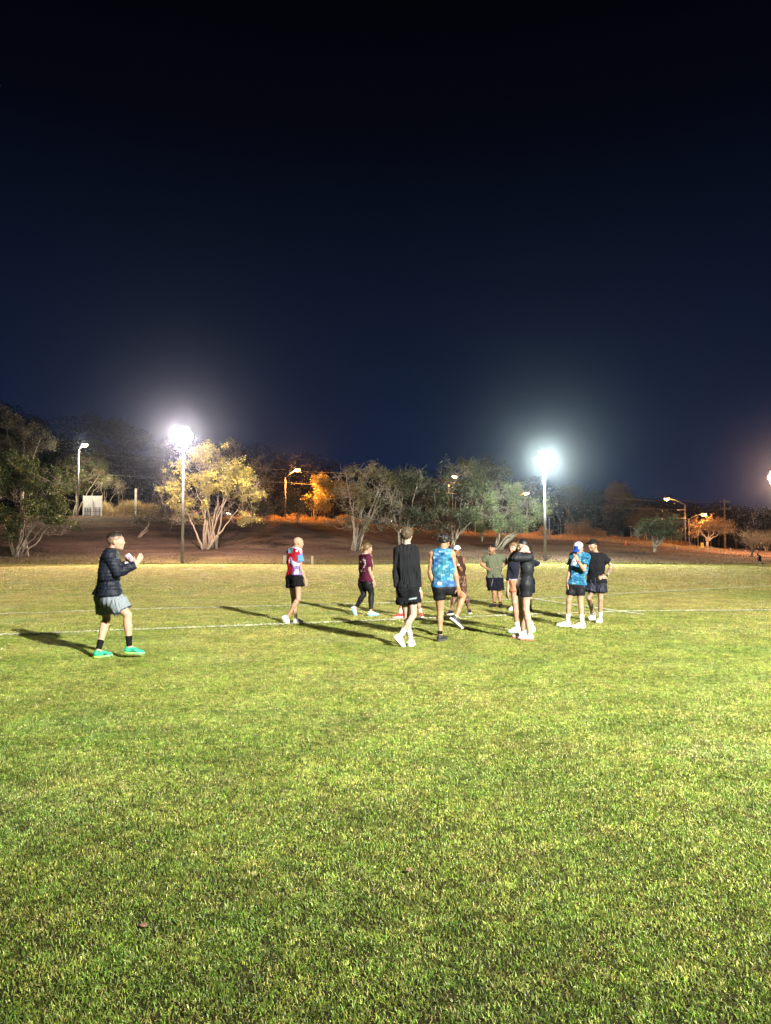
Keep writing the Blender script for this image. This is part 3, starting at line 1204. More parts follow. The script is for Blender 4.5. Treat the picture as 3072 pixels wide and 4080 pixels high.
        return s.garment(name, d, colf, m, [(s.Pm + s.spine * waist, s.spine)])

    def leggings(s, colf, ln=0.9, t=0.007, waist=0.12):
        d = SDF(0.0075)
        s.hips(d, t)
        w, lg = s.sp['w'], s.sp.get('leg', 1.0)
        d.cone(s.Pm, s.Pm + s.spine * (waist + 0.03), 0.10 * w + t, 0.092 * w + t, 0.05)
        for i in (0, 1):
            th_ = s.K[i] - s.H[i]
            d.cone(s.H[i], s.H[i] + th_ * 0.4, 0.090 * w * lg + t, 0.080 * w * lg + t, 0.05)
            d.cone(s.H[i] + th_ * 0.4, s.K[i], 0.080 * w * lg + t, 0.053 * lg + t, 0.03)
            sh = s.A[i] - s.K[i]
            back = nrm(-s.tf - nrm(sh) * (-s.tf @ nrm(sh)))
            e = s.K[i] + sh * ln
            d.cone(s.K[i], s.K[i] + sh * 0.35, 0.052 * lg + t, 0.050 * lg + t, 0.02)
            d.cone(s.K[i] + sh * 0.35, s.A[i], 0.050 * lg + t, 0.032 * lg + t, 0.02, clip=[(e, nrm(sh))])
            d.cone(s.K[i] + sh * 0.17 + back * 0.022, s.K[i] + sh * 0.42 + back * 0.018, 0.043 * lg + t, 0.036 * lg + t, 0.03)
        return s.garment("leggings", d, colf, M_shine, [(s.Pm + s.spine * waist, s.spine)])

    def sock(s, i, col, h=0.12, stripes=None):
        d = SDF(0.006)
        sh = nrm(s.K[i] - s.A[i])
        e = s.A[i] + sh * h
        L = np.linalg.norm(s.K[i] - s.A[i])
        r = 0.032 + (0.050 - 0.032) * min(1, (h + 0.03) / (0.65 * L))
        d.cone(s.A[i] - sh * 0.02, s.A[i] + sh * (h + 0.03), 0.0365, r + 0.006, 0.01, clip=[(e, sh)])
        def cf(V, S):
            c = np.tile(np.array(col, float), (len(V), 1))
            if stripes:
                t = (V - s.A[i]) @ sh
                c[(np.mod(t, 0.03) < 0.014) & (t > 0.01)] = stripes
            return c
        return s.garment("sock", d, cf)

    def shoe(s, i, upper, sole, accent=None, thick=0.030):
        hl, f, up, L = s.feet[i]
        sd = np.cross(f, up)
        T = lambda x, y, z: hl + f * x * L + sd * y + up * z
        d = SDF(0.0055)
        fl = (up, 0.62)
        d.cone(T(0.13, 0, 0.055), T(0.45, 0, 0.050), 0.040, 0.046, 0.02)
        d.cone(T(0.45, 0, 0.048), T(0.84, 0, 0.036), 0.052, 0.040, 0.03, flat=(up, 0.66))
        d.cone(T(0.16, 0, 0.055), T(0.20, 0, 0.088), 0.041, 0.039, 0.02)
        d.cone(T(0.30, 0, 0.075), T(0.52, 0, 0.058), 0.026, 0.026, 0.02)
        col = np.array(upper, float)
        ac = None if accent is None else np.array(accent, float)

        def cf(V, S):
            c = np.tile(col, (len(V), 1))
            if ac is not None:
                x = (V - hl) @ f / L
                z = (V - hl) @ up
                m1 = np.abs(z - 0.040 - 0.5 * (x - 0.45) * 0.12) < 0.0045
                m2 = np.abs(z - 0.046 + 0.9 * (x - 0.5) * 0.16) < 0.0045
                m3 = np.abs(x - 0.40 - (z - 0.03) * 2.2) < 0.022
                c[(m1 | m2) & (x > 0.28) & (x < 0.68)] = ac
                c[m3 & (z < 0.07) & (x > 0.3) & (x < .6)] = ac
            return c
        base = T(0, 0, thick * 0.95)
        o = s.garment("shoe", d, cf, M_shoe, [(base, -up), (T(0, 0, 0.108), up)])
        d2 = SDF(0.0055)
        for y in (-0.014, 0.014):
            d2.cone(T(0.10, y * 0.6, 0.02), T(0.30, y, 0.02), 0.034, 0.034, 0.02)
            d2.cone(T(0.30, y, 0.02), T(0.70, y * 1.3, 0.02), 0.034, 0.036, 0.02)
            d2.cone(T(0.70, y * 1.3, 0.02), T(0.90, y * 0.3, 0.024), 0.036, 0.028, 0.02)
        d2.disp.append(lambda x, y, z: 0.0025 * np.sin(((x - hl[0]) * f[0] + (y - hl[1]) * f[1] + (z - hl[2]) * f[2]) * 110))
        c2 = np.array(sole, float)

        def cf2(V, S):
            if c2.ndim == 1:
                return np.tile(c2, (len(V), 1))
            x = np.clip((V - hl) @ f / L, 0, 1)[:, None]
            return c2[0] * (1 - x) + c2[1] * x
        s.garment("sole", d2, cf2, M_sole, [(T(0, 0, -0.004), -up), (T(0, 0, thick), up)], parent=o)
        o2 = [c for c in s.obj.children_recursive if c.name.startswith('sole')]
        return o

    def hair(s, col, th=0.012, front=0.070, back=-0.045, rough=0.004, side=0.0, name="hair", extra=None, fade=None, freq=90, colf=None):
        R = s.head_frame()
        hs = s.sp['hs']
        T = lambda x, y, z: s.head + (R[0] * x + R[1] * y + R[2] * z) * hs
        d = SDF(0.0058)
        d.ell(T(0, -0.012, 0.030), R, (np.array([0.077, 0.096, 0.091]) + th) * hs, 0.02)
        if extra:
            extra(d, T, R, hs)
        a, b = T(0, 0.088, front), T(0, -0.085, back)
        dr = nrm(b - a)
        nr = np.cross(dr, R[0])
        if nr @ R[2] > 0:
            nr = -nr
        d.disp.append(folds(rough, freq, 11, (1, 1, 1)))
        c0 = np.array(col, float)

        def cf(V, S):
            n_ = wnoise(70, 8)(V[:, 0], V[:, 1], V[:, 2])
            return c0 * (1 + 0.35 * n_)[:, None].clip(0.4, 1.7)
        clips = [(a, nr)] if not extra else []
        if extra:
            # only the skull cap is clipped: move clip into the first primitive
            q = d.p[0]
            d.p[0] = q[:7] + ([(a, nr)],) + q[8:]
        return s.garment(name, d, colf or cf, M_hair, clips)

    def cap(s, crown, brim, back=False, front_col=None, brim_edge=None, low=0.0, up=0.0, name="cap"):
        R = s.head_frame()
        hs = s.sp['hs']
        T = lambda x, y, z: s.head + (R[0] * x + R[1] * y + R[2] * z) * hs
        d = SDF(0.0062)
        d.ell(T(0, -0.006, 0.046), R, np.array([0.088, 0.108, 0.092]) * hs, 0.01, clip=[(T(0, 0, 0.048 + low), -R[2])])
        c0 = np.array(crown, float)

        def cf(V, S):
            c = np.tile(c0, (len(V), 1))
            if front_col is not None:
                q = (V - s.head) @ R.T / hs
                sg = -1 if back else 1
                m = (np.abs(q[:, 0]) < 0.042) & (sg * q[:, 1] > 0.03) & (q[:, 2] < 0.112)
                c[m] = front_col
            return c
        o = s.garment(name, d, cf, M_cloth)
        sg = -1.0 if back else 1.0
        d2 = SDF(0.005)
        v = nrm(R[1] * sg * math.cos(up) + R[2] * math.sin(up))
        base = T(0, sg * 0.085, 0.054 + low)
        for y in (-0.046, -0.018, 0.018, 0.046):
            d2.cone(base + R[0] * y * hs - R[2] * abs(y) * 0.25, base + v * (0.070 - abs(y) * 0.5) * hs + R[0] * y * 0.9 * hs - R[2] * abs(y) * 0.35, 0.032, 0.025, 0.01,
                    flat=(np.cross(R[0], v), 0.30))
        b0 = np.array(brim, float)

        def cb(V, S):
            c = np.tile(b0, (len(V), 1))
            if brim_edge is not None:
                q = V - base
                r = np.sqrt((q @ R[0]) ** 2 + (q @ v) ** 2)
                c[r > 0.092] = brim_edge
            return c
        s.garment("brim", d2, cb, M_cloth, parent=o)
        return o


BLACK = (0.012, 0.012, 0.014)
NAVY = (0.014, 0.018, 0.034)
WHITE = (0.82, 0.82, 0.82)


def in_ell(S, marks):
    m = np.zeros(len(S), bool)
    for (x, y, rx, ry, a) in marks:
        ca, sa = math.cos(a), math.sin(a)
        dx, dy = S[:, 0] - x, S[:, 1] - y
        m |= ((dx * ca + dy * sa) / rx) ** 2 + ((-dx * sa + dy * ca) / ry) ** 2 < 1
    return m


# ---------------- 1 coach
p = Person((350, 2050), 3.627, 2618, dict(
    label="man in black quilted jacket, grey shorts and bright green shoes gesturing, alone at the left",
    head=(405, 392, 0), hs=1.10, face=(0.97, 0.20, -0.02), chest=(0.93, 0.3, 0), neck=(352, 520, 0), w=1.12, arm=1.05,
    sh=[(322, 600, -0.19), (330, 590, 0.19)], el=[(425, 835, -0.20), (415, 800, 0.26)],
    wr=[(690, 728, -0.12), (560, 715, 0.24)], hd=[(735, 660, -0.10), (620, 650, 0.20)],
    palm=[(-0.5, 0.8, 0.2), (-0.2, -0.9, 0.1)], thumb=[(-0.6, 0, 0.8), (0.2, 0, 1)], curl=[0.30, 0.75],
    hp=[(245, 1190, 0.10), (335, 1185, -0.10)], kn=[(272, 1500, 0.16), (575, 1450, -0.12)],
    ft=[(70, 2078, 365, 2040), (505, 2010, 840, 2020, -0.16, -0.10)],
    skin=(0.60, 0.38, 0.27)))
p.body()
quilt = lambda x, y, z: -0.007 * np.abs(np.sin(z * math.pi / 0.052 + 0.5 * np.sin(x * 9) + 0.4 * np.sin(y * 11))) + 0.004
p.top((0.012, 0.017, 0.034), sleeve=2, hem=0.02, t=0.034, amp=0.006, freq=22, seed=2, flare=0.02, name="jacket", extra=quilt, arm_t=0.026, m=M_shine)
dd = SDF(0.006)
dd.cone(p.neck + p.spine * 0.012, p.neck + p.spine * 0.035 + p.tf * 0.01, 0.076, 0.072, 0.02)
p.garment("collar", dd, (0.010, 0.012, 0.020), M_shine, [(p.neck + p.spine * 0.04, p.spine), (p.neck - p.spine * 0.03, -p.spine)])
p.shorts((0.30, 0.36, 0.41), ln=(0.74, 0.74), t=0.022, flare=0.030, amp=0.008, waist=0.09)
p.hair((0.030, 0.020, 0.015), th=0.012, front=0.080, back=0.055, rough=0.003)
p.hair((0.30, 0.19, 0.135), th=0.0035, front=0.062, back=-0.055, rough=0.0008, name="shaved_hair")
for i in (0, 1):
    p.sock(i, BLACK, 0.16)
    p.shoe(i, (0.03, 0.62, 0.34), [(0.45, 0.80, 0.12), (0.30, 0.85, 0.40)], accent=(0.01, 0.03, 0.05))
coach = p

# what he holds
w_ = p.W[1]
hd_ = nrm(p.HT[1] - w_)
cc_ = w_ + hd_ * 0.12
Rm = Matrix.Rotation(math.radians(-35), 3, 'Y') @ Matrix.Rotation(math.radians(20), 3, 'X')
ph = empty("phone", tuple(cc_))
tag(ph, "pale pink phone held in the raised hand of the coach in the black jacket", "phone")
b1 = MB()
b1.box(cc_ + np.array([0, -0.035, 0.01]), (0.036, 0.005, 0.075), Rm, 0.003)
b1.build("phone_case", mat("phone_case", (0.75, 0.55, 0.62), 0.4), ph)
b2 = MB()
b2.box(Vector(cc_ + np.array([0, -0.035, 0.01])) + Rm @ Vector((0, -0.0065, 0)), (0.033, 0.0012, 0.070), Rm)
b2.build("screen", mat("phone_glass", (0.30, 0.28, 0.38), 0.15, 0.6), ph)
b3 = MB()
c3 = Vector(w_ + hd_ * 0.06 + np.array([0.01, -0.03, -0.03]))
R3 = Matrix.Rotation(math.radians(55), 3, 'X') @ Matrix.Rotation(math.radians(12), 3, 'Z')
pts_, fs_ = [], []
for q, z0 in ((0, 0.0), (1, 0.0015)):
    for j in range(3):
        for i in range(5):
            x_, y_ = (i / 4 - 0.5) * 0.11, (j / 2 - 0.5) * 0.08
            pts_.append(c3 + R3 @ Vector((x_, y_, z0 + 0.008 * math.sin(i * 1.4) * (1 - j * 0.3))))
for j in range(2):
    for i in range(4):
        a_ = j * 5 + i
        fs_ += [(15 + a_, 15 + a_ + 1, 15 + a_ + 6, 15 + a_ + 5), (a_ + 5, a_ + 6, a_ + 1, a_)]
b3.add(pts_, fs_)
tag(b3.build("note_paper", mat("paper", (0.8, 0.8, 0.82), 0.8)), "folded white note paper under the phone in the coach's hand", "paper")

# ---------------- 2 bald man, tie-dye shirt
p = Person((1080, 2100), 5.027, 2484, dict(
    label="bald man in red, blue and white tie-dye shirt and short black shorts, walking",
    head=(545, 325, 0), hs=1.04, face=(0.86, 0.42, -0.12), chest=(0.75, 0.62, 0), neck=(492, 430, 0), w=0.95, arm=0.88, leg=0.9,
    sh=[(385, 495, 0.13), (560, 505, -0.12)], el=[(610, 690, 0.26), (605, 850, -0.14)],
    wr=[(585, 490, 0.20), (690, 1060, -0.10)], hd=[(575, 430, 0.16), (712, 1180, -0.08)],
    hp=[(415, 1010, 0.08), (540, 1010, -0.08)], kn=[(455, 1470, 0.10), (545, 1440, -0.12)],
    ft=[(450, 1935, 655, 1912), (235, 1845, 345, 1985, -0.12, -0.06)], skin=(0.56, 0.35, 0.24)))
p.body()


def tiedye(V, S):
    x, y = S[:, 0], S[:, 1]
    n1 = wnoise(9, 21)(V[:, 0] * 1.2, V[:, 1], V[:, 2] * 0.6)
    n2 = wnoise(16, 22)(V[:, 0], V[:, 1], V[:, 2] * 0.5)
    c = np.tile([0.16, 0.33, 0.72], (len(V), 1))
    c[n1 > -0.25] = (0.66, 0.03, 0.06)
    c[(n2 > 0.30)] = (0.55, 0.62, 0.85)
    c[(n2 < -0.45)] = (0.22, 0.16, 0.52)
    c[(n1 > 0.3) & (n2 < 0.1)] = (0.62, 0.02, 0.04)
    sl = (x > 515) & (y > 540) & (y < 700)
    c[sl] = (0.14, 0.36, 0.78)
    sh = (x > 430) & (y < 560) & (y > 420) & (x < 600)
    c[sh & (n2 < 0.35)] = (0.62, 0.02, 0.05)
    c[(x < 430) & (y < 520)] = (0.20, 0.42, 0.55)
    m = in_ell(S, [(515, 478, 22, 22, 0), (500, 880, 14, 34, 0.2), (525, 885, 24, 30, 0), (480, 920, 26, 20, 0.3), (535, 920, 14, 22, 0), (455, 925, 12, 12, 0)])
    m2 = in_ell(S, [(525, 885, 8, 10, 0), (488, 915, 6, 8, 0), (508, 905, 5, 14, 0.1)])
    c[m & ~m2] = WHITE
    low = (y > 780) & (n1 < 0.1) & ~m
    c[low] = (0.30, 0.24, 0.62)
    return c


p.top(tiedye, sleeve=0.55, hem=0.055, t=0.018, amp=0.007, freq=18, seed=3, flare=0.004, arm_t=0.02)
p.shorts(BLACK, ln=(0.40, 0.38), t=0.02, flare=0.05, amp=0.008, waist=0.12)
p.shoe(0, WHITE, (0.75, 0.68, 0.72))
p.shoe(1, WHITE, (0.75, 0.68, 0.72))
p.sock(0, WHITE, 0.02)
p.sock(1, WHITE, 0.02)

# ---------------- 3 woman, maroon shirt
p = Person((1360, 2120), 5.82, 2454, dict(
    label="woman in maroon printed t-shirt and black leggings, hair tied back, hand at her mouth",
    head=(605, 388, 0), hs=1.04, face=(0.90, 0.35, -0.10), chest=(0.82, 0.55, 0), neck=(555, 535, 0), w=0.96, arm=0.95, bust=1,
    sh=[(470, 590, 0.13), (630, 600, -0.13)], el=[(700, 780, 0.22), (655, 890, -0.16)],
    wr=[(690, 590, 0.16), (745, 1140, -0.12)], hd=[(665, 510, 0.12), (785, 1240, -0.10)], curl=[0.4, 0.9],
    hp=[(505, 1190, 0.09), (640, 1190, -0.08)], kn=[(515, 1460, 0.06), (700, 1440, -0.06)],
    ft=[(225, 1775, 318, 1965, 0.06, 0.10), (620, 1948, 868, 1938)], fs=0.93, skin=(0.60, 0.38, 0.28)))
p.body()


def maroon(V, S):
    c = np.tile([0.115, 0.018, 0.050], (len(V), 1))
    m = in_ell(S, [(445, 692, 20, 24, 0.2), (515, 640, 18, 24, 0.4), (552, 655, 18, 14, -0.2), (548, 690, 26, 30, 0.1), (562, 722, 14, 12, 0), (560, 752, 18, 8, -0.4),
                   (540, 790, 14, 22, 0.6), (520, 815, 18, 26, 0.5), (487, 862, 16, 18, 0.2), (462, 900, 20, 30, -0.3), (545, 905, 24, 9, -0.1), (520, 605, 14, 8, 0.2)])
    br = wnoise(120, 31)(V[:, 0], V[:, 1], V[:, 2])
    c[m & (br > -0.35)] = (0.72, 0.62, 0.66)
    return c


p.top(maroon, sleeve=0.68, hem=0.045, t=0.016, amp=0.007, freq=16, seed=4, flare=0.006, stretch=(0.7, 0.7, 1.0))
p.leggings(const((0.010, 0.012, 0.016)), ln=0.86)


def bun(d, T, R, hs):
    d.cone(T(0, -0.10, 0.00), T(0, -0.135, 0.012), 0.022, 0.032, 0.02)
    d.cone(T(0, -0.135, 0.012), T(0.01, -0.150, -0.05), 0.032, 0.012, 0.02)
    d.cone(T(0.01, -0.14, 0.01), T(0.02, -0.175, -0.02), 0.02, 0.010, 0.02)
    d.cone(T(0, -0.12, 0.0), T(0.0, -0.125, -0.075), 0.024, 0.008, 0.02)


p.hair((0.20, 0.125, 0.055), th=0.013, front=0.068, back=-0.05, rough=0.004, extra=bun)
for i in (0, 1):
    p.sock(i, WHITE, 0.02)
    p.shoe(i, (0.62, 0.80, 0.88), (0.20, 0.68, 0.78))

# ---------------- 4 tall man, black long sleeve, seen from behind
p = Person((1520, 2060), 3.95, 2576, dict(
    label="tall fair-haired man seen from behind in black long-sleeve top, black shorts and white shoes",
    head=(398, 292, 0), hs=1.04, face=(0.30, 0.95, -0.03), chest=(0.05, 1, 0), neck=(402, 440, 0), w=0.97, arm=0.95, leg=0.93,
    sh=[(262, 530, 0.0), (522, 520, 0.0)], el=[(222, 860, 0.0), (568, 850, 0.0)],
    wr=[(245, 1150, -0.02), (598, 1150, -0.02)], hd=[(252, 1270, 0.02), (632, 1290, 0.02)],
    palm=[(1, 0, 0), (-0.6, 0.6, 0)], thumb=[(0, 1, 0), (0, 1, 0)], curl=[0.5, 0.3],
    hp=[(345, 1120, 0.0), (485, 1120, 0.0)], kn=[(395, 1560, 0.10), (500, 1545, -0.02)],
    ft=[(440, 2050, 500, 1992), (215, 1925, 335, 2065, -0.12, -0.05)], skin=(0.62, 0.42, 0.34)))
p.body()
p.top((0.016, 0.018, 0.022), sleeve=2, hem=0.015, t=0.008, amp=0.008, freq=20, seed=5, flare=0.010, stretch=(1, 1, 0.12), arm_t=0.009)


def sh4(V, S):
    c = np.tile([0.012, 0.014, 0.018], (len(V), 1))
    m = (np.abs(S[:, 1] - 1285 + (S[:, 0] - 490) * 0.18) < 12) & (S[:, 0] > 430) & (S[:, 0] < 555)
    c[m] = (0.35, 0.42, 0.46)
    return c


p.shorts(sh4, ln=(0.50, 0.50), t=0.03, flare=0.035, amp=0.010, waist=0.11, seed=9)
p.hair((0.105, 0.075, 0.042), th=0.018, front=0.09, back=-0.06, rough=0.008, freq=70)
p.sock(0, WHITE, 0.15, stripes=(0.02, 0.02, 0.03))
p.sock(1, WHITE, 0.13)
for i in (0, 1):
    p.shoe(i, (0.84, 0.84, 0.84), (0.84, 0.84, 0.84))

# ---------------- 5 person hidden behind the tall man
p = Person((1520, 2060), 3.95, 2462, dict(
    label="person almost hidden behind the tall man in black, only legs and red shoes showing",
    head=(400, 520, 0), hs=0.98, face=(-0.3, -0.95, 0), neck=(400, 620, 0), w=0.92, arm=0.9, leg=0.85,
    sh=[(300, 665, 0), (500, 665, 0)], el=[(285, 860, 0), (520, 860, 0)], wr=[(300, 1030, -0.03), (510, 1030, -0.03)],
    hd=[(305, 1120, -0.03), (505, 1120, -0.03)], hp=[(345, 1090, 0), (470, 1090, 0)],
    kn=[(320, 1330, -0.03), (570, 1330, 0.0)], ft=[(340, 1580, 175, 1592), (600, 1560, 645, 1600)], fs=0.95, skin=(0.62, 0.40, 0.30)))
p.body()
p.top((0.10, 0.10, 0.11), sleeve=0.5, hem=0.03, t=0.014, seed=6)
p.shorts(BLACK, ln=0.45, t=0.02, flare=0.02)
p.hair((0.05, 0.03, 0.02), th=0.012)
for i in (0, 1):
    p.sock(i, (0.78, 0.72, 0.62), 0.10)
    p.shoe(i, (0.75, 0.09, 0.07), (0.82, 0.74, 0.72))

# ---------------- 6 man in blue singlet stretching
p = Person((1520, 2060), 3.95, 2554, dict(
    label="dark-haired man seen from behind in blue marbled singlet and black tights, lifting one knee",
    head=(990, 398, 0), hs=1.04, face=(0.42, 0.80, -0.42), chest=(0.22, 0.97, 0), neck=(975, 505, -0.03), w=1.08, arm=1.1, leg=0.98, nk=1.1,
    sh=[(808, 590, 0.02), (1105, 585, -0.04)], el=[(768, 870, 0.0), (1150, 845, -0.02)],
    wr=[(835, 1110, 0.03), (1205, 1110, -0.03)], hd=[(850, 1200, 0.06), (1240, 1230, 0.03)],
    palm=[(1, 0, 0), (-0.3, 0.9, 0)], thumb=[(0, 1, 0), (-1, 0.3, 0)], curl=[0.5, 0.35],
    hp=[(905, 1100, 0.0), (1062, 1100, 0.02)], kn=[(925, 1480, 0.02), (1285, 1245, 0.34)],
    ft=[(872, 1960, 1040, 1925), (1085, 1610, 1262, 1765, 0.18, 0.20)], skin=(0.50, 0.28, 0.16)))
p.body()


def marble(seed, a, b, c_, dk):
    def f(V, S):
        n1 = wnoise(14, seed)(V[:, 0], V[:, 1], V[:, 2])
        n2 = wnoise(40, seed + 1)(V[:, 0], V[:, 1], V[:, 2])
        n3 = wnoise(85, seed + 2)(V[:, 0], V[:, 1], V[:, 2])
        t = np.clip(0.5 + 0.55 * n1, 0, 1)[:, None]
        col = np.array(a) * (1 - t) + np.array(b) * t
        v = np.clip(n2 * 0.9 + n3 * 0.7 - 0.15, 0, 1)[:, None]
        col = col * (1 - v) + np.array(c_) * v
        dv = np.clip(-n2 * 1.1 - 0.25, 0, 1)[:, None]
        return col * (1 - dv) + np.array(dk) * dv
    return f


mb6 = marble(41, (0.035, 0.13, 0.36), (0.05, 0.30, 0.42), (0.30, 0.55, 0.68), (0.012, 0.03, 0.10))


def singlet(V, S):
    c = mb6(V, S)
    x, y = S[:, 0], S[:, 1]
    low = y > 1000
    c[low] = c[low] * 0.4 + np.array([0.05, 0.12, 0.36]) * 0.6
    oval = ((x - 913) / 32) ** 2 + ((y - 1042) / 24) ** 2
    c[oval < 1] = WHITE
    c[(oval < 0.62)] = (0.08, 0.16, 0.42)
    c[(((x - 905) / 9) ** 2 + ((y - 1042) / 8) ** 2 < 1) | (((x - 924) / 8) ** 2 + ((y - 1042) / 8) ** 2 < 1)] = WHITE
    c[((x - 911) / 9) ** 2 + ((y - 541) / 11) ** 2 < 1] = WHITE
    return c


p.top(singlet, sleeve=0, hem=0.005, t=0.013, amp=0.007, freq=20, seed=8, flare=0.004, name="singlet", stretch=(1, 1, 0.2))
p.shorts((0.011, 0.013, 0.017), ln=(0.50, 0.56), t=0.008, flare=0.002, amp=0.002, waist=0.11, m=M_shine, name="tights")
p.hair((0.018, 0.015, 0.014), th=0.020, front=0.088, back=-0.045, rough=0.011, freq=62)
p.sock(0, BLACK, 0.07)
p.sock(1, (0.75, 0.70, 0.66), 0.03)
p.shoe(0, (0.035, 0.042, 0.045), (0.10, 0.11, 0.11))
p.shoe(1, (0.035, 0.045, 0.05), (0.80, 0.80, 0.80))

# ---------------- 7 woman, white cap, brown set
p = Person((1520, 2060), 3.95, 2447, dict(
    label="woman in white cap and brown leopard-print activewear behind the man in the blue singlet",
    head=(1188, 535, 0), hs=0.98, face=(-0.38, -0.92, 0.0), chest=(-0.55, -0.83, 0), neck=(1205, 635, 0), w=0.96, arm=0.92, bust=1,
    sh=[(1148, 680, 0.02), (1282, 672, 0.0)], el=[(1130, 830, -0.12), (1252, 838, -0.10)],
    wr=[(1175, 760, -0.16), (1200, 738, -0.17)], hd=[(1172, 640, -0.13), (1170, 640, -0.17)],
    palm=[(1, 0.5, 0), (-0.8, 0.5, 0)], thumb=[(0, 1, 0), (0, 1, 0)], curl=[0.3, 0.3],
    hp=[(1185, 985, 0.02), (1262, 985, 0)], kn=[(1150, 1230, -0.05), (1318, 1230, 0.02)],
    ft=[(1125, 1530, 1030, 1545), (1375, 1505, 1385, 1535)], fs=0.93, skin=(0.30, 0.16, 0.09)))
p.body()


def leopard(V, S):
    n = wnoise(75, 51)(V[:, 0], V[:, 1], V[:, 2])
    m = wnoise(40, 52)(V[:, 0], V[:, 1], V[:, 2])
    c = np.tile([0.13, 0.062, 0.040], (len(V), 1))
    c[n > 0.15] = (0.34, 0.20, 0.15)
    c[(n < -0.4) & (m > 0)] = (0.05, 0.025, 0.02)
    return c


p.leggings(leopard, ln=0.72)
p.top(lambda V, S: np.where((S[:, 1] > 930)[:, None], leopard(V, S), np.array([0.075, 0.032, 0.024])), sleeve=0, hem=0.0, t=0.010, amp=0.004, seed=10, name="sports_top", flare=0.004)
p.hair((0.012, 0.010, 0.010), th=0.008, front=0.07, back=-0.06, rough=0.002)
p.cap((0.80, 0.82, 0.88), (0.80, 0.82, 0.88), low=-0.002)
for i in (0, 1):
    p.shoe(i, (0.012, 0.016, 0.030), (0.80, 0.80, 0.82))
wb = MB()
wv, we = Vector(p.W[1]), Vector(p.E[1])
wb.tube([wv + (we - wv) * 0.10, wv + (we - wv) * 0.19], 0.034, 14)
wb.box(wv + (we - wv) * 0.145 + Vector((0, -0.036, 0)), (0.017, 0.005, 0.02), None, 0.003)
wb.build("watch", mat("watch_strap", (0.72, 0.70, 0.66), 0.5), p.obj)

# ---------------- 8 bearded man
p = Person((1860, 2120), 4.609, 2421, dict(
    label="bearded man in grey green t-shirt, dark backwards cap and shorts, hands on hips",
    head=(462, 318, 0), hs=1.06, face=(-0.50, -0.86, 0.0), chest=(-0.35, -0.93, 0), neck=(492, 425, 0), w=1.05, arm=1.0,
    sh=[(362, 470, 0.0), (640, 465, 0.02)], el=[(262, 580, 0.03), (752, 545, 0.05)],
    wr=[(362, 668, -0.06), (648, 635, -0.04)], hd=[(440, 700, -0.10), (585, 665, -0.10)],
    palm=[(1, 0.3, 0), (-1, 0.3, 0)], thumb=[(0, 0.8, 0.6), (0, 0.8, 0.6)], curl=[0.4, 0.4],
    hp=[(440, 860, 0.0), (572, 860, 0.0)], kn=[(500, 1110, -0.02), (595, 1115, 0.0)],
    ft=[(545, 1372, 400, 1388), (610, 1372, 632, 1402)], skin=(0.50, 0.27, 0.17)))
p.body()
p.top((0.17, 0.20, 0.13), sleeve=0.55, hem=0.03, t=0.014, amp=0.006, freq=18, seed=12, flare=0.008)


def sh8(V, S):
    c = np.tile([0.012, 0.014, 0.026], (len(V), 1))
    m = (np.abs(S[:, 0] - 472 + (S[:, 1] - 900) * 0.22) < 4) & (S[:, 1] > 855) & (S[:, 1] < 1000)
    c[m] = (0.3, 0.3, 0.32)
    return c


p.shorts(sh8, ln=(0.78, 0.78), t=0.024, flare=0.045, amp=0.008, waist=0.12)
p.cap((0.016, 0.018, 0.026), (0.016, 0.018, 0.026), back=True, low=0.004)
R_ = p.head_frame()
T_ = lambda x, y, z: p.head + (R_[0] * x + R_[1] * y + R_[2] * z) * 1.06
dd = SDF(0.0055)
dd.ell(T_(0, 0.045, -0.075), R_, np.array([0.060, 0.060, 0.058]) * 1.06, 0.02)
dd.ell(T_(0, 0.085, -0.10), R_, np.array([0.035, 0.030, 0.035]) * 1.06, 0.02)
dd.ell(T_(0, 0.112, -0.040), R_, np.array([0.030, 0.014, 0.007]), 0.01)
dd.ell(T_(0, 0.115, -0.056), R_, np.array([0.020, 0.02, 0.006]), 0.004, op='s')
dd.disp.append(folds(0.004, 110, 3, (1, 1, 1)))
p.garment("beard", dd, (0.30, 0.15, 0.06), M_hair, [(T_(0, 0.05, -0.030), nrm(R_[2] * 1.0 - R_[1] * 0.55))])
dd = SDF(0.006)
dd.ell(T_(0, 0.098, 0.075), R_, np.array([0.030, 0.010, 0.014]), 0.004)
p.garment("cap_patch", dd, (0.45, 0.20, 0.14))
for i in (0, 1):
    p.sock(i, BLACK, 0.05)
    p.shoe(i, BLACK, (0.03, 0.03, 0.03))

# ---------------- 9 woman behind, orange shorts
p = Person((1860, 2120), 4.609, 2522, dict(
    label="fair-haired woman in dark top and peach shorts behind the woman with the braid",
    head=(862, 312, 0), hs=0.98, face=(-0.66, -0.75, -0.02), chest=(-0.60, -0.80, 0), neck=(895, 435, 0), w=0.94, arm=0.88, leg=0.95, bust=1,
    sh=[(818, 490, -0.02), (1035, 490, 0.16)], el=[(778, 790, 0.0), (1300, 575, 0.28)],
    wr=[(748, 1075, -0.04), (1110, 625, 0.26)], hd=[(738, 1190, -0.05), (1030, 640, 0.22)],
    hp=[(865, 940, 0.0), (990, 940, 0.10)], kn=[(880, 1300, -0.04), (1030, 1320, 0.10)],
    ft=[(968, 1838, 775, 1850), (1225, 1832, 1110, 1850)], fs=0.93, skin=(0.56, 0.33, 0.23)))
p.body()


def top9(V, S):
    c = np.tile([0.017, 0.020, 0.038], (len(V), 1))
    c[(S[:, 1] > 862) & (S[:, 0] > 780) & (S[:, 0] < 1100)] = (0.45, 0.47, 0.52)
    return c


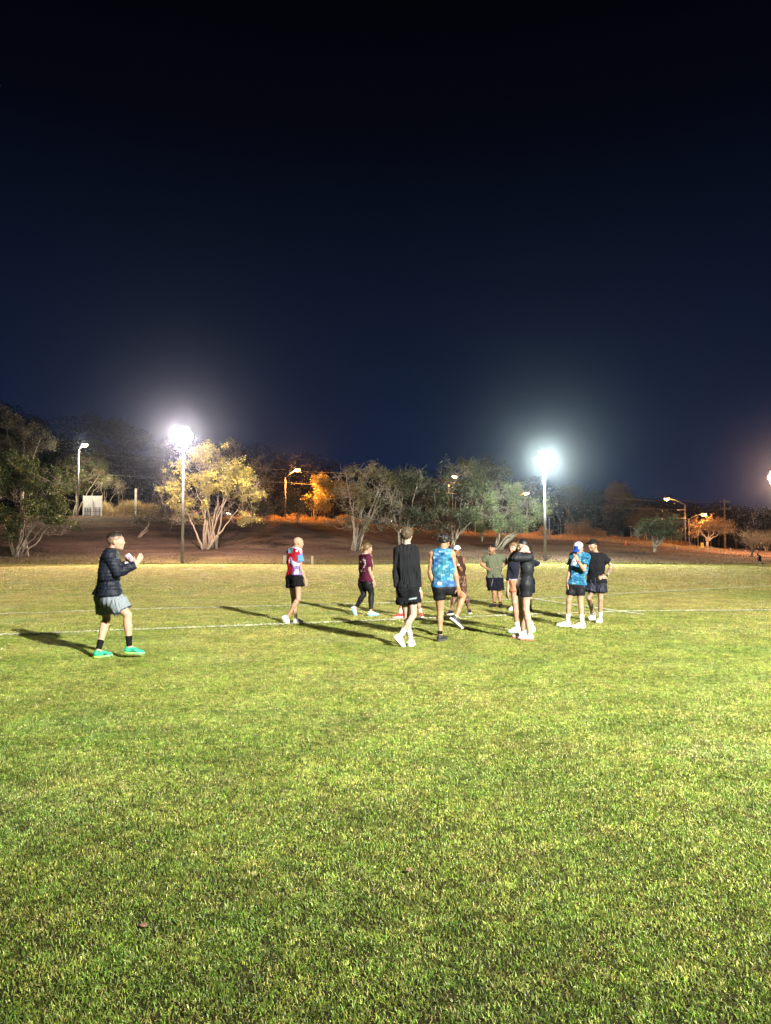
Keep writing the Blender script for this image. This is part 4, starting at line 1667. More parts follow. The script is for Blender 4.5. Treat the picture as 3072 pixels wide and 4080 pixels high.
p.top(top9, sleeve=2, hem=0.05, t=0.010, amp=0.004, seed=13, flare=0.002, arm_t=0.008)
p.shorts((0.58, 0.27, 0.15), ln=(0.40, 0.40), t=0.010, flare=0.012, amp=0.004, waist=0.12)


def pony9(d, T, R, hs):
    d.cone(T(0, -0.10, 0.03), T(0, -0.135, 0.0), 0.022, 0.026, 0.02)
    d.cone(T(0, -0.135, 0.0), T(0.02, -0.14, -0.15), 0.028, 0.012, 0.02)


p.hair((0.24, 0.16, 0.08), th=0.009, front=0.072, back=-0.04, rough=0.002, extra=pony9)
p.sock(0, WHITE, 0.10)
p.sock(1, WHITE, 0.10)
for i in (0, 1):
    p.shoe(i, (0.76, 0.82, 0.88), (0.45, 0.68, 0.88))

# ---------------- 10 woman with braid
p = Person((1860, 2120), 4.609, 2552, dict(
    label="dark-haired woman with a braid, tight black top and shorts, both hands at her head",
    head=(1038, 262, 0), hs=1.02, face=(-0.90, -0.36, -0.22), chest=(-0.93, -0.35, 0), neck=(1112, 405, 0), w=1.0, arm=0.95, leg=1.0, bust=1,
    sh=[(1105, 465, 0.16), (1150, 468, -0.14)], el=[(800, 500, 0.22), (888, 480, -0.26)],
    wr=[(915, 335, 0.14), (1010, 345, -0.16)], hd=[(965, 255, 0.08), (1085, 265, -0.10)],
    palm=[(0.4, -0.8, 0), (0.3, 0.9, 0)], thumb=[(0, 0, -1), (0, 0, -1)], curl=[0.4, 0.45],
    hp=[(1030, 985, 0.10), (1085, 985, -0.08)], kn=[(1010, 1400, 0.08), (1085, 1420, -0.08)],
    ft=[(1060, 1935, 862, 1945), (1225, 1992, 935, 1975)], fs=0.97, skin=(0.60, 0.39, 0.30)))
p.body()
p.top((0.018, 0.022, 0.030), sleeve=2, hem=0.03, t=0.009, amp=0.004, freq=20, seed=14, flare=0.003, stretch=(0.4, 0.4, 1.3), arm_t=0.012, m=M_shine)
p.shorts((0.014, 0.017, 0.026), ln=(0.42, 0.42), t=0.010, flare=0.006, amp=0.003, waist=0.12, m=M_shine)


def braid(d, T, R, hs):
    c = [T(0, -0.095, 0.02), T(0, -0.125, -0.01), T(0.005, -0.140, -0.06), T(0.01, -0.145, -0.12), T(0.012, -0.145, -0.18), T(0.012, -0.135, -0.23)]
    for a, b in zip(c[:-1], c[1:]):
        for k_ in range(2):
            q = a + (b - a) * (k_ / 2)
            q2 = a + (b - a) * ((k_ + 1) / 2)
            off = R[0] * 0.008 * (1 if k_ else -1) + R[1] * 0.006 * (-1 if k_ else 1)
            d.cone(q + off, q2 - off, 0.019, 0.015, 0.006)


p.hair((0.010, 0.008, 0.008), th=0.008, front=0.070, back=-0.035, rough=0.001, extra=braid)
p.shoe(0, WHITE, (0.80, 0.30, 0.22))
p.shoe(1, WHITE, [(0.85, 0.30, 0.16), (0.80, 0.50, 0.46)])
p.sock(0, WHITE, 0.03)
p.sock(1, WHITE, 0.03)

# ---------------- 11 person behind
p = Person((1860, 2120), 4.609, 2434, dict(
    label="person mostly hidden behind the woman with the braid, one bare forearm and dark shorts showing",
    head=(1090, 300, 0), hs=0.92, face=(-0.6, -0.8, 0), neck=(1100, 405, 0), w=0.95, arm=0.9, leg=0.95,
    sh=[(1015, 450, 0), (1150, 455, 0.03)], el=[(1000, 650, 0.05), (1172, 690, 0.02)], wr=[(1010, 840, 0), (1200, 880, -0.04)],
    hd=[(1015, 930, 0), (1198, 975, -0.06)], hp=[(1080, 930, 0), (1160, 930, 0.0)], palm=[(1, 0, 0), (-1, 0.2, 0)],
    kn=[(1010, 1210, 0.0), (1150, 1220, 0.0)], ft=[(870, 1432, 790, 1442), (1155, 1420, 1170, 1455)], fs=0.95, skin=(0.62, 0.42, 0.33)))
p.body()
p.top((0.012, 0.015, 0.028), sleeve=0.6, hem=0.05, t=0.012, seed=16)
p.shorts((0.012, 0.014, 0.026), ln=0.62, t=0.02, flare=0.04)
p.hair((0.03, 0.02, 0.015), th=0.010)
for i in (0, 1):
    p.sock(i, WHITE, 0.05)
    p.shoe(i, WHITE, (0.7, 0.75, 0.78))

# ---------------- 12 man, blue cap
p = Person((2180, 2120), 5.206, 2500, dict(
    label="man in white and blue cap and blue marbled t-shirt, one hand raised to his face",
    head=(655, 352, 0), hs=1.04, face=(-0.52, -0.66, -0.52), chest=(-0.42, -0.90, 0), neck=(715, 455, 0.02), w=1.03, arm=0.95, leg=0.93,
    sh=[(545, 500, 0.06), (812, 512, -0.06)], el=[(468, 800, 0.05), (762, 785, -0.22)],
    wr=[(425, 1020, 0.02), (628, 588, -0.30)], hd=[(408, 1130, 0.0), (585, 440, -0.20)],
    palm=[(1, 0.3, 0), (-0.3, 0.9, 0.2)], thumb=[(0.2, -1, 0), (-0.8, 0.3, 0)], curl=[0.5, 0.35],
    hp=[(530, 1110, 0.03), (678, 1110, -0.02)], kn=[(452, 1420, 0.0), (692, 1430, -0.04)],
    ft=[(490, 1962, 195, 1952), (745, 1985, 560, 1990)], skin=(0.58, 0.34, 0.22)))
p.body()
mb12 = marble(61, (0.03, 0.22, 0.34), (0.04, 0.20, 0.48), (0.28, 0.58, 0.74), (0.01, 0.045, 0.08))


def shirt12(V, S):
    c = mb12(V, S)
    x, y = S[:, 0], S[:, 1]
    o = ((x - 565) / 56) ** 2 + ((y - 622) / 64) ** 2
    c[o < 1] = (0.75, 0.76, 0.88)
    m = ((np.abs(x - 545 + (y - 600) * 0.35) < 6) | (np.abs(x - 560 - (y - 600) * 0.35) < 6) | (np.abs(x - 592) < 6)) & (np.abs(y - 615) < 32)
    m |= (np.abs(y - 612) < 5) & (x > 535) & (x < 572)
    c[m & (o < 0.9)] = (0.06, 0.08, 0.35)
    return c


p.top(shirt12, sleeve=0.62, hem=0.02, t=0.016, amp=0.006, freq=17, seed=17, flare=0.006, arm_t=0.018)


def tights12(V, S):
    c = np.tile([0.012, 0.014, 0.020], (len(V), 1))
    c[in_ell(S, [(775, 1108, 12, 9, 0), (772, 1138, 12, 9, 0), (425, 1170, 14, 10, 0), (425, 1195, 12, 9, 0)])] = (0.08, 0.22, 0.70)
    return c


p.shorts(tights12, ln=(0.62, 0.62), t=0.010, flare=0.006, amp=0.003, waist=0.11, m=M_shine, name="tights")
p.hair((0.03, 0.02, 0.015), th=0.006, front=0.07, back=-0.045, rough=0.001)
p.cap((0.80, 0.84, 0.95), (0.02, 0.10, 0.60), front_col=(0.02, 0.10, 0.60), brim_edge=(0.75, 0.78, 0.9), low=-0.004)
for i in (0, 1):
    p.sock(i, WHITE, 0.16)
    p.shoe(i, (0.86, 0.86, 0.86), (0.86, 0.86, 0.86))
wb = MB()
wv, we = Vector(p.W[1]), Vector(p.E[1])
wb.tube([wv + (we - wv) * 0.04, wv + (we - wv) * 0.12], 0.031, 14)
wb.build("wristband", mat("red_band", (0.30, 0.03, 0.04), 0.6), p.obj)

# ---------------- 13 man, black cap
p = Person((2180, 2120), 5.206, 2483, dict(
    label="man in black cap and black t-shirt with tattooed arm and leg, hand on hip",
    head=(958, 285, 0), hs=1.04, face=(-0.88, -0.45, 0.02), chest=(-0.50, -0.86, 0), neck=(1005, 450, 0), w=1.03, arm=0.92, leg=0.9, stubble=1,
    sh=[(880, 500, 0.06), (1125, 490, -0.04)], el=[(850, 770, 0.14), (1335, 700, -0.02)],
    wr=[(855, 980, 0.14), (1225, 935, -0.10)], hd=[(860, 1080, 0.12), (1110, 950, -0.16)],
    palm=[(0.3, -1, 0), (0.0, 1.0, 0.0)], thumb=[(0, 0.5, 0.8), (0, 0.3, 1)], curl=[0.4, 0.25],
    hp=[(955, 1050, 0.05), (1105, 1050, -0.03)], kn=[(868, 1370, 0.0), (1108, 1385, -0.03)],
    ft=[(1040, 1800, 790, 1835), (1140, 1860, 1010, 1900)], skin=(0.52, 0.32, 0.22),
    tattoo=[(1, 'arm'), (0, 'shin'), (0, 'thigh')]))
p.body()
p.top((0.014, 0.015, 0.020), sleeve=0.66, hem=0.0, t=0.018, amp=0.006, freq=17, seed=18, flare=0.012, arm_t=0.02)
p.shorts((0.020, 0.024, 0.045), ln=(0.55, 0.55), t=0.024, flare=0.045, amp=0.009, waist=0.12, m=M_shine)
p.hair((0.02, 0.014, 0.012), th=0.006, front=0.06, back=-0.05, rough=0.001)
p.cap((0.016, 0.015, 0.016), (0.016, 0.015, 0.016), low=0.0, up=0.18)
p.sock(0, (0.55, 0.52, 0.5), 0.16)  # grey puts the shade on this sock into its colour
p.sock(1, WHITE, 0.12)
for i in (0, 1):
    p.shoe(i, (0.86, 0.86, 0.86), (0.86, 0.86, 0.86))
wb = MB()
wv, we = Vector(p.W[1]), Vector(p.E[1])
wb.tube([wv + (we - wv) * 0.06, wv + (we - wv) * 0.14], 0.034, 14)
wb.box(wv + (we - wv) * 0.10 + Vector((0, -0.034, 0.01)), (0.019, 0.006, 0.021), None, 0.003)
wb.build("watch", mat("watch_black", (0.015, 0.02, 0.015), 0.4), p.obj)

# ---------------- 14 distant runner
p = Person((2900, 1800), 4.424, 2250, dict(
    label="distant small runner bending forward at the far right edge of the pitch",
    head=(522, 1806, 0), hs=0.72, face=(-0.85, -0.5, -0.25), chest=(-0.7, -0.6, 0), neck=(545, 1828, 0), w=0.62, arm=0.6, leg=0.62, hand=0.7,
    sh=[(545, 1838, -0.06), (572, 1838, 0.06)], el=[(530, 1862, -0.1), (592, 1862, 0.08)],
    wr=[(515, 1880, -0.12), (580, 1885, 0.02)], hd=[(505, 1885, -0.14), (568, 1890, 0.0)],
    hp=[(550, 1900, -0.05), (572, 1902, 0.05)], kn=[(530, 1942, -0.06), (592, 1945, 0.04)],
    ft=[(525, 1985, 490, 1992), (600, 1975, 622, 1995, 0.05, 0.02)], fs=0.8, skin=(0.4, 0.27, 0.2), group="people training on the pitch"))
p.body()
p.top(lambda V, S: np.where((S[:, 1] < 1850)[:, None], np.array([0.30, 0.30, 0.33]), np.array([0.04, 0.04, 0.06])), sleeve=0.6, hem=0.03, t=0.012, amp=0)
p.shorts(BLACK, ln=0.5, t=0.015, flare=0.01, amp=0, waist=0.12)
p.hair((0.05, 0.04, 0.03), th=0.008)
for i in (0, 1):
    p.shoe(i, (0.2, 0.2, 0.2), (0.3, 0.3, 0.3))

# ------------------------------------------------------------------ floodlights, street lamps, poles, wires
M_steel = mat("galvanised_steel", (0.36, 0.36, 0.36), 0.5, 0.4, metal=0.3, noise=(2, 0.25), bump=(5, 0.01))
M_timber = mat("weathered_timber", (0.22, 0.19, 0.15), 0.85, 0.2, noise=(3, 0.35), bump=(8, 0.01))
M_polegrey = mat("grey_pole", (0.15, 0.15, 0.16), 0.6, 0.3, noise=(3, 0.3))
M_dark = mat("dark_housing", (0.05, 0.05, 0.05), 0.5)
M_fl_l = mat("flood_glass_warm", (1, 1, 1), 0.3, emit=(1.0, 0.90, 0.84), estr=150)
M_fl_r = mat("flood_glass_cool", (1, 1, 1), 0.3, emit=(0.88, 1.0, 0.94), estr=150)
M_fl_s = mat("flood_glass_amber", (1, 1, 1), 0.3, emit=(1.0, 0.62, 0.26), estr=12)
M_sod = mat("sodium_glass", (1, 1, 1), 0.3, emit=(1.0, 0.29, 0.06), estr=4.5)
M_merc = mat("white_lamp_glass", (1, 1, 1), 0.3, emit=(1.0, 0.92, 0.62), estr=16)


def flood_pole(head, label, glass, rad0=0.125, face=(0, -1, -0.25), rings=1.0):
    zb = float(terrain(head.x, head.y))
    base = Vector((head.x, head.y + 0.35, zb))
    r = empty("floodlight_pole", base)
    tag(r, label, "floodlight", "floodlights round the pitch")
    b = MB()
    top = Vector((head.x, head.y + 0.35, head.z))
    b.tube([base - Vector((0, 0, .3)), base + (top - base) * 0.45, base + (top - base) * 0.46, top + Vector((0, 0, 0.2))], [rad0 * 1.15, rad0 * 0.95, rad0 * 0.8, rad0 * 0.5], 12)
    b.build("pole", M_polegrey, r, smooth=True)
    f = Vector(face).normalized()
    s_ = f.cross(Vector((0, 0, 1))).normalized()
    u = s_.cross(f)
    for dz in (-0.42, 0.42):
        b = MB()
        b.box(top + Vector((0, -0.1, dz)), (0.62, 0.05, 0.05))
        b.build("crossarm", M_steel, r)
    spots_ = [(0.0, 0.0)] + [(0.56 * math.cos(q * math.pi / 3), 0.56 * math.sin(q * math.pi / 3)) for q in range(6)]
    for (a, c) in spots_:
        ce = top + s_ * a * rings + Vector((0, 0, c * rings)) + f * 0.32
        hb = MB()
        hb.tube([ce - f * 0.20, ce - f * 0.12, ce], [0.12, 0.26, 0.335], 16)
        hb.box(ce - f * 0.26, (0.09, 0.09, 0.12), None, 0.02)
        fx = hb.build("lamp_head", M_dark, r, smooth=False)
        gb = MB()
        gb.tube([ce + f * 0.001, ce + f * 0.025], [0.325, 0.30], 20)
        gb.build("lamp_glass", glass, fx)
    return r


flood_pole(LPOLE, "tall floodlight with pinkish white glare standing in front of the yellow-leaved tree", M_fl_l)
flood_pole(RPOLE, "tall floodlight with cool greenish white glare beside the pale green foliage", M_fl_r)
flood_pole(SPOLE, "floodlight with amber glare just cut by the right edge of the picture", M_fl_s)
flood_pole(MAINL + Vector((0.75, -1.6, 0.4)), "floodlight behind the photographer that throws the long shadows", M_fl_r, face=(-0.55, 0.8, -0.3))


def street_lamp(hx, hy, px_, ty, D, label, glass, lcol, watt, arm_y=None, rungs=(), steel=None):
    head = P(hx, hy, D)
    top = P(px_, ty, D)
    base = Vector((top.x, D, float(terrain(top.x, D))))
    r = empty("street_lamp", base)
    tag(r, label, "street lamp", "street lamps along the road")
    b = MB()
    b.tube([base - Vector((0, 0, .2)), base + (top - base) * 0.5, top], [0.11, 0.085, 0.06], 8)
    b.build("pole", steel or M_polegrey, r, smooth=True)
    b = MB()
    mid = top.lerp(head, 0.5) + Vector((0, 0, 0.12))
    b.tube([top - Vector((0, 0, 0.1)), mid, head + Vector((0, 0, 0.05))], 0.04, 6)
    b.build("arm", steel or M_polegrey, r, smooth=True)
    sg = 1 if head.x > top.x else -1
    b = MB()
    c = head + Vector((sg * 0.18, 0, 0.10))
    b.box(c, (0.42, 0.16, 0.07), None, 0.05)
    hd = b.build("lamp_head", M_dark, r)
    b = MB()
    n = 12
    V_, F_ = [], []
    for i, (z, q) in enumerate(((0.0, 1.0), (-0.12, 0.9), (-0.22, 0.55))):
        for k in range(n):
            t = 2 * math.pi * k / n
            V_.append(c + Vector((0.40 * q * math.cos(t), 0.24 * q * math.sin(t), -0.07 + z * 1.25)))
    for i in range(2):
        for k in range(n):
            F_.append((i * n + k, (i + 1) * n + k, (i + 1) * n + (k + 1) % n, i * n + (k + 1) % n))
    F_.append(tuple(2 * n + k for k in range(n - 1, -1, -1)))
    b.add(V_, F_)
    b.build("lamp_glass", glass, hd)
    for ry_ in rungs:
        q = P(px_, ry_, D)
        b = MB()
        b.box(q + Vector((-0.45, -0.1, 0)), (0.6, 0.04, 0.045))
        b.build("bracket", M_timber, r)
    lamp("street_lamp_glow", 'POINT', c + Vector((0, -0.45, -0.3)), watt * 0.28, lcol, 0.1)
    lamp("street_lamp_light", 'SPOT', c + Vector((0, -0.1, -0.72)), watt, lcol, 0.2, c + Vector((0, 0.9, -6)), 142, 0.35)
    return r


ORG = (1.0, 0.36, 0.07)
street_lamp(333, 1772, 315, 1792, 97, "white street lamp on a thin pole behind the trees at the left", M_merc, (1.0, 0.9, 0.6), 11000)
street_lamp(1180, 1873, 1137, 1903, 101, "orange street lamp between the yellow-leaved tree and the orange-lit tree", M_sod, ORG, 30000)
street_lamp(1806, 1898, 1788, 1912, 103, "orange street lamp glimpsed over the dark tree in the middle", M_sod, ORG, 9000, steel=M_dark)
street_lamp(2091, 1965, 2041, 1992, 101, "orange street lamp just left of the cool floodlight", M_sod, ORG, 9000)
street_lamp(2661, 1987, 2729, 2008, 101, "taller orange street lamp on a long arm pointing left, right of the gum trees", M_sod, ORG, 4000, rungs=(2032, 2065))
street_lamp(2798, 2049, 2745, 2067, 99, "lower orange street lamp pointing right beside the taller one", M_sod, ORG, 4000)

# power pole and wires
pp_ = P(2886, 1990, 106)
bz = float(terrain(pp_.x, 106))
r = empty("power_pole", Vector((pp_.x, 106, bz)))
tag(r, "wooden power pole with two crossarms at the far right", "power pole")
b = MB()
b.tube([Vector((pp_.x, 106, bz - .2)), pp_], [0.17, 0.11], 8)
b.build("pole", M_timber, r, smooth=True)
for yy, wd in ((2000, 0.75), (2029, 0.72)):
    b = MB()
    q = P(2888, yy, 105.85)
    b.box(q, (wd * 1.0, 0.05, 0.06))
    b.build("crossarm", M_timber, r)
    for sx_ in (-0.9, -0.35, 0.35, 0.9):
        b = MB()
        b.tube([q + Vector((sx_ * wd, 0, 0.05)), q + Vector((sx_ * wd, 0, 0.26))], [0.05, 0.035], 6)
        b.build("insulator", M_steel, r)
M_wire = mat("wire", (0.12, 0.12, 0.12), 0.6)


def wire(pts, D, label, rad=0.022):
    b = MB()
    q = []
    for (a, c) in zip(pts[:-1], pts[1:]):
        for i in range(6):
            t = i / 6
            q.append(P(a[0] + (c[0] - a[0]) * t, a[1] + (c[1] - a[1]) * t + 5 * math.sin(math.pi * t), D))
    q.append(P(*pts[-1], D))
    b.tube(q, rad, 4)
    tag(b.build("power_line", M_wire), label, "power line", "power lines strung above the road")


wire([(-60, 1752), (220, 1785), (640, 1832), (1137, 1872), (1587, 1889), (2041, 1950), (2400, 1980), (2729, 1996), (2882, 1998)], 104, "upper power line sagging from the left trees to the wooden pole")
wire([(300, 1880), (446, 1893), (1137, 1922), (1760, 1960), (2300, 2014), (2729, 2030), (2888, 2028)], 104.4, "lower fainter power line above the road")

# thin blue pole, sign, cone, marker posts
q = P(2188, 2063, 92)
b = MB()
zq = float(terrain(q.x, 92))
b.tube([Vector((q.x, 92, zq - .2)), q], [0.085, 0.08], 8)
b.box(q + Vector((0, 0, 0.03)), (0.10, 0.10, 0.04), None, 0.02)
tag(b.build("marker_pole", mat("blue_paint", (0.16, 0.19, 0.34), 0.5), smooth=False), "thin blue grey pole just right of the cool floodlight", "pole")

q = GT(2797, 2193)
r = empty("road_sign", q)
tag(r, "small yellow road sign on a short post beside the road at the right", "sign")
s = q.y / FPX
b = MB()
b.tube([q, q + Vector((0, 0, 32 * s))], 0.04, 6)
b.build("post", M_steel, r)
b = MB()
b.box(q + Vector((0, -0.06, 20 * s)), (5.5 * s, 0.02, 10.5 * s), None, 0.02)
sb = b.build("sign_board", mat("yellow_sign", (0.75, 0.50, 0.08), 0.5), r)
b = MB()
b.box(q + Vector((0, -0.085, 24 * s)), (1.2 * s, 0.004, 3.5 * s))
b.box(q + Vector((0, -0.085, 17 * s)), (2.6 * s, 0.004, 1.2 * s))
b.build("symbol", M_dark, sb)

q = GT(2493, 2172)
r = empty("traffic_cone", q)
tag(r, "small orange traffic cone standing at the roadside behind the group at the right", "traffic cone")
s = q.y / FPX
b = MB()
b.tube([q + Vector((0, 0, 0.05)), q + Vector((0, 0, 20 * s))], [3.6 * s, 0.9 * s], 10)
b.build("cone_body", mat("cone_orange", (0.8, 0.16, 0.05), 0.5), r, smooth=True)
b = MB()
b.box(q + Vector((0, 0, 0.03)), (5 * s, 5 * s, 0.03), None, 0.01)
b.build("base", mat("cone_base", (0.5, 0.12, 0.05), 0.6), r)

M_white = mat("white_painted_wood", (0.62, 0.62, 0.56), 0.7, noise=(4, 0.2))
for (px, yb, h, lab) in ((1134, 2247, 32, "short pale bollard at the field edge, left of the bald man"), (1244, 2249, 32, "short pale bollard at the field edge, right of the bald man")):
    q = G(px, yb)
    s = q.y / FPX
    r = empty("bollard", q)
    tag(r, lab, "bollard", "white bollards at the field edge")
    b = MB()
    b.box(q + Vector((0, 0, h * s / 2)), (3.9 * s, 3.9 * s, h * s / 2), None, 0.02)
    b.build("post", M_white, r)
    b = MB()
    b.box(q + Vector((0, 0, h * s + 0.012)), (4.2 * s, 4.2 * s, 0.02), None, 0.01)
    b.build("cap", M_white, r)
for (px, yb, h, lab) in ((2697, 2190, 14, "left pale guide post beside the road, under the wide tree"), (2822, 2197, 12, "pale guide post just right of the yellow road sign"), (2828, 2198, 10, "low pale guide post next to another right of the yellow sign"),
                         (2911, 2204, 20, "wide pale guide post beside the wooden power pole"), (2972, 2208, 14, "rightmost pale guide post at the roadside")):
    q = GT(px, yb)
    s = q.y / FPX
    b = MB()
    b.box(q + Vector((0, 0, h * s / 2)), (1.8 * s, 1.0 * s, h * s / 2), None, 0.01)
    b.box(q + Vector((0, -1.1 * s, h * s * 0.8)), (1.0 * s, 0.3 * s, h * s * 0.06))
    tag(b.build("guide_post", M_white), lab, "guide post", "guide posts along the road")

# white board fence with posts, left
r = empty("board_fence", Vector(P(370, 2045, 98)))
tag(r, "white panel fence with dark frame standing on the bank at the left", "fence")
zf = float(terrain(-40, 98))
a0, a1 = P(334, 1976, 98), P(408, 1978, 98)
b = MB()
for i in range(8):
    x = a0.x + (a1.x - a0.x) * (i + 0.5) / 8
    b.box((x, 98, (a0.z + zf) / 2 + 0.05), ((a1.x - a0.x) / 16 - 0.01, 0.02, (a0.z - zf) / 2 - 0.03))
b.build("panel", mat("white_sheet", (0.55, 0.56, 0.58), 0.6, noise=(1, 0.15)), r)
for i, px in enumerate((335, 370, 408)):
    b = MB()
    x = P(px, 2000, 98).x
    b.box((x, 97.8, (a0.z + zf) / 2 - 0.1), (0.06, 0.06, (a0.z - zf) / 2 + 0.15))
    b.build("post", M_white, r)
b = MB()
for z in (zf + 0.6, zf + 1.1):
    b.box(((a0.x + a1.x) / 2, 97.93, z), ((a1.x - a0.x) / 2, 0.03, 0.02))
for px in (342, 352, 362, 384, 398):
    x = P(px, 2000, 98).x
    b.box((x, 97.89, zf + 0.55), (0.02, 0.015, 0.6))
b.build("frame_bars", M_dark, r)
q = P(542, 1948, 99)
b = MB()
b.box((q.x, 99, (q.z + zf) / 2), (0.13, 0.1, (q.z - zf) / 2), None, 0.02)
b.box((q.x, 99, q.z + 0.02), (0.15, 0.12, 0.03), None, 0.01)
tag(b.build("fence_post", M_white), "tall pale square post standing in the dry grass at the left", "post")

# ------------------------------------------------------------------ cars on the road
M_glassd = mat("car_glass", (0.02, 0.025, 0.03), 0.1, 0.6)
M_tyre = mat("tyre", (0.02, 0.02, 0.02), 0.8)
M_rim = mat("rim", (0.12, 0.12, 0.12), 0.35, metal=0.6)
M_tail = mat("tail_lamp", (0.5, 0.02, 0.02), 0.3, emit=(1.0, 0.05, 0.08), estr=5)
M_headl = mat("head_lamp", (1, 1, 1), 0.3, emit=(1.0, 0.86, 0.66), estr=10)


def car(px, D, paint, label):
    c = P(px, 2090, D)
    z = float(terrain(c.x, D)) + 0.06
    o = Vector((c.x, D, z))
    r = empty("car", o)
    tag(r, label, "car", "cars on the road behind the trees")
    prof = [(-2.15, .35), (-2.18, .75), (-2.0, .92), (-1.35, .98), (-0.75, 1.42), (0.45, 1.46), (1.15, 1.0), (1.95, .88), (2.18, .62), (2.15, .33)]
    b = MB()
    V_, F_ = [], []
    n = len(prof)
    for y in (-0.84, -0.78, 0.78, 0.84):
        k = 0 if abs(y) > 0.8 else 1
        for (x, zz) in prof:
            inn = 1 - (0.13 if zz > 1.2 else 0)
            V_.append(o + Vector((x * (1 if k else 0.985), y * inn, zz - (0 if k else 0.03))))
    for j in range(3):
        for i in range(n):
            F_.append((j * n + i, j * n + (i + 1) % n, (j + 1) * n + (i + 1) % n, (j + 1) * n + i))
    F_ += [tuple(range(n - 1, -1, -1)), tuple(3 * n + i for i in range(n))]
    b.add(V_, F_)
    b.build("body", paint, r)
    b = MB()
    for sy in (-1, 1):
        for (xa, xb, xc, xd) in ((-1.15, -0.25, -0.2, -0.68), (-0.17, 0.85, 0.40, -0.12)):
            q = [o + Vector((xa, sy * 0.855, 1.0)), o + Vector((xb, sy * 0.855, 1.0)), o + Vector((xc, sy * 0.745, 1.38)), o + Vector((xd, sy * 0.745, 1.38))]
            q2 = [v - Vector((0, sy * 0.02, 0)) for v in q]
            b = MB()
            b.add(q + q2, [(0, 1, 2, 3), (7, 6, 5, 4), (0, 4, 5, 1), (1, 5, 6, 2), (2, 6, 7, 3), (3, 7, 4, 0)])
            b.build("window", M_glassd, r)
    for x in (-1.35, 1.35):
        for y in (-0.8, 0.8):
            b = MB()
            cc = o + Vector((x, y, 0.31))
            b.tube([cc - Vector((0, .1, 0)), cc + Vector((0, .1, 0))], 0.31, 16)
            w = b.build("wheel", M_tyre, r)
            b = MB()
            b.tube([cc - Vector((0, .115, 0)), cc + Vector((0, .115, 0))], 0.19, 12)
            b.build("rim", M_rim, w)
    for y in (-0.68, 0.68):
        b = MB()
        b.box(o + Vector((-2.17, y, 0.78)), (0.05, 0.16, 0.07), None, 0.01)
        b.build("tail_light", M_tail, r)
        b = MB()
        b.box(o + Vector((2.13, y, 0.68)), (0.07, 0.17, 0.08), None, 0.01)
        b.build("headlight", M_headl, r)
    return r


car(1500, 103, mat("car_paint_silver", (0.07, 0.07, 0.075), 0.4, 0.4), "silver car with glowing red tail lights behind the bare tree left of centre")
car(850, 103, mat("car_paint_dark", (0.05, 0.05, 0.06), 0.35, 0.5), "dark car whose headlights shine through the yellow-leaved tree")
car(1738, 103, mat("car_paint_tan", (0.10, 0.06, 0.035), 0.4, 0.4), "tan car with lights on behind the dark tree in the middle")

# ------------------------------------------------------------------ trees
M_bark = mat("bark", (0.30, 0.25, 0.20), 0.9, 0.1, noise=(6, 0.35), bump=(25, 0.02))
M_bark_d = mat("dark_bark", (0.10, 0.075, 0.06), 0.9, 0.1, noise=(6, 0.35), bump=(25, 0.02))
M_foli = mat("foliage", (0.1, 0.1, 0.05), 0.45, 0.4, attr='Col', trans=0.25)


def leaf_cloud(ctr, size, cols, rs, up=0.3, asp=0.5):
    """rhombic leaves at centres ctr"""
    n = len(ctr)
    a = rs.normal(0, 1, (n, 3))
    a[:, 2] = a[:, 2] * 0.6 - 0.25
    a /= np.linalg.norm(a, axis=1)[:, None]
    b = rs.normal(0, 1, (n, 3))
    b -= a * (a * b).sum(1)[:, None]
    b /= np.linalg.norm(b, axis=1)[:, None]
    s = size * rs.uniform(0.6, 1.35, n)[:, None]
    V = np.stack([ctr - a * s * 0.5, ctr + b * s * asp * 0.5 + a * s * 0.05, ctr + a * s * 0.5, ctr - b * s * asp * 0.5 + a * s * 0.05], 1)
    i = np.arange(n) * 4
    F = np.stack([i, i + 1, i + 2, i + 3], 1)
    return V.reshape(-1, 3), F, np.repeat(cols, 4, axis=0)


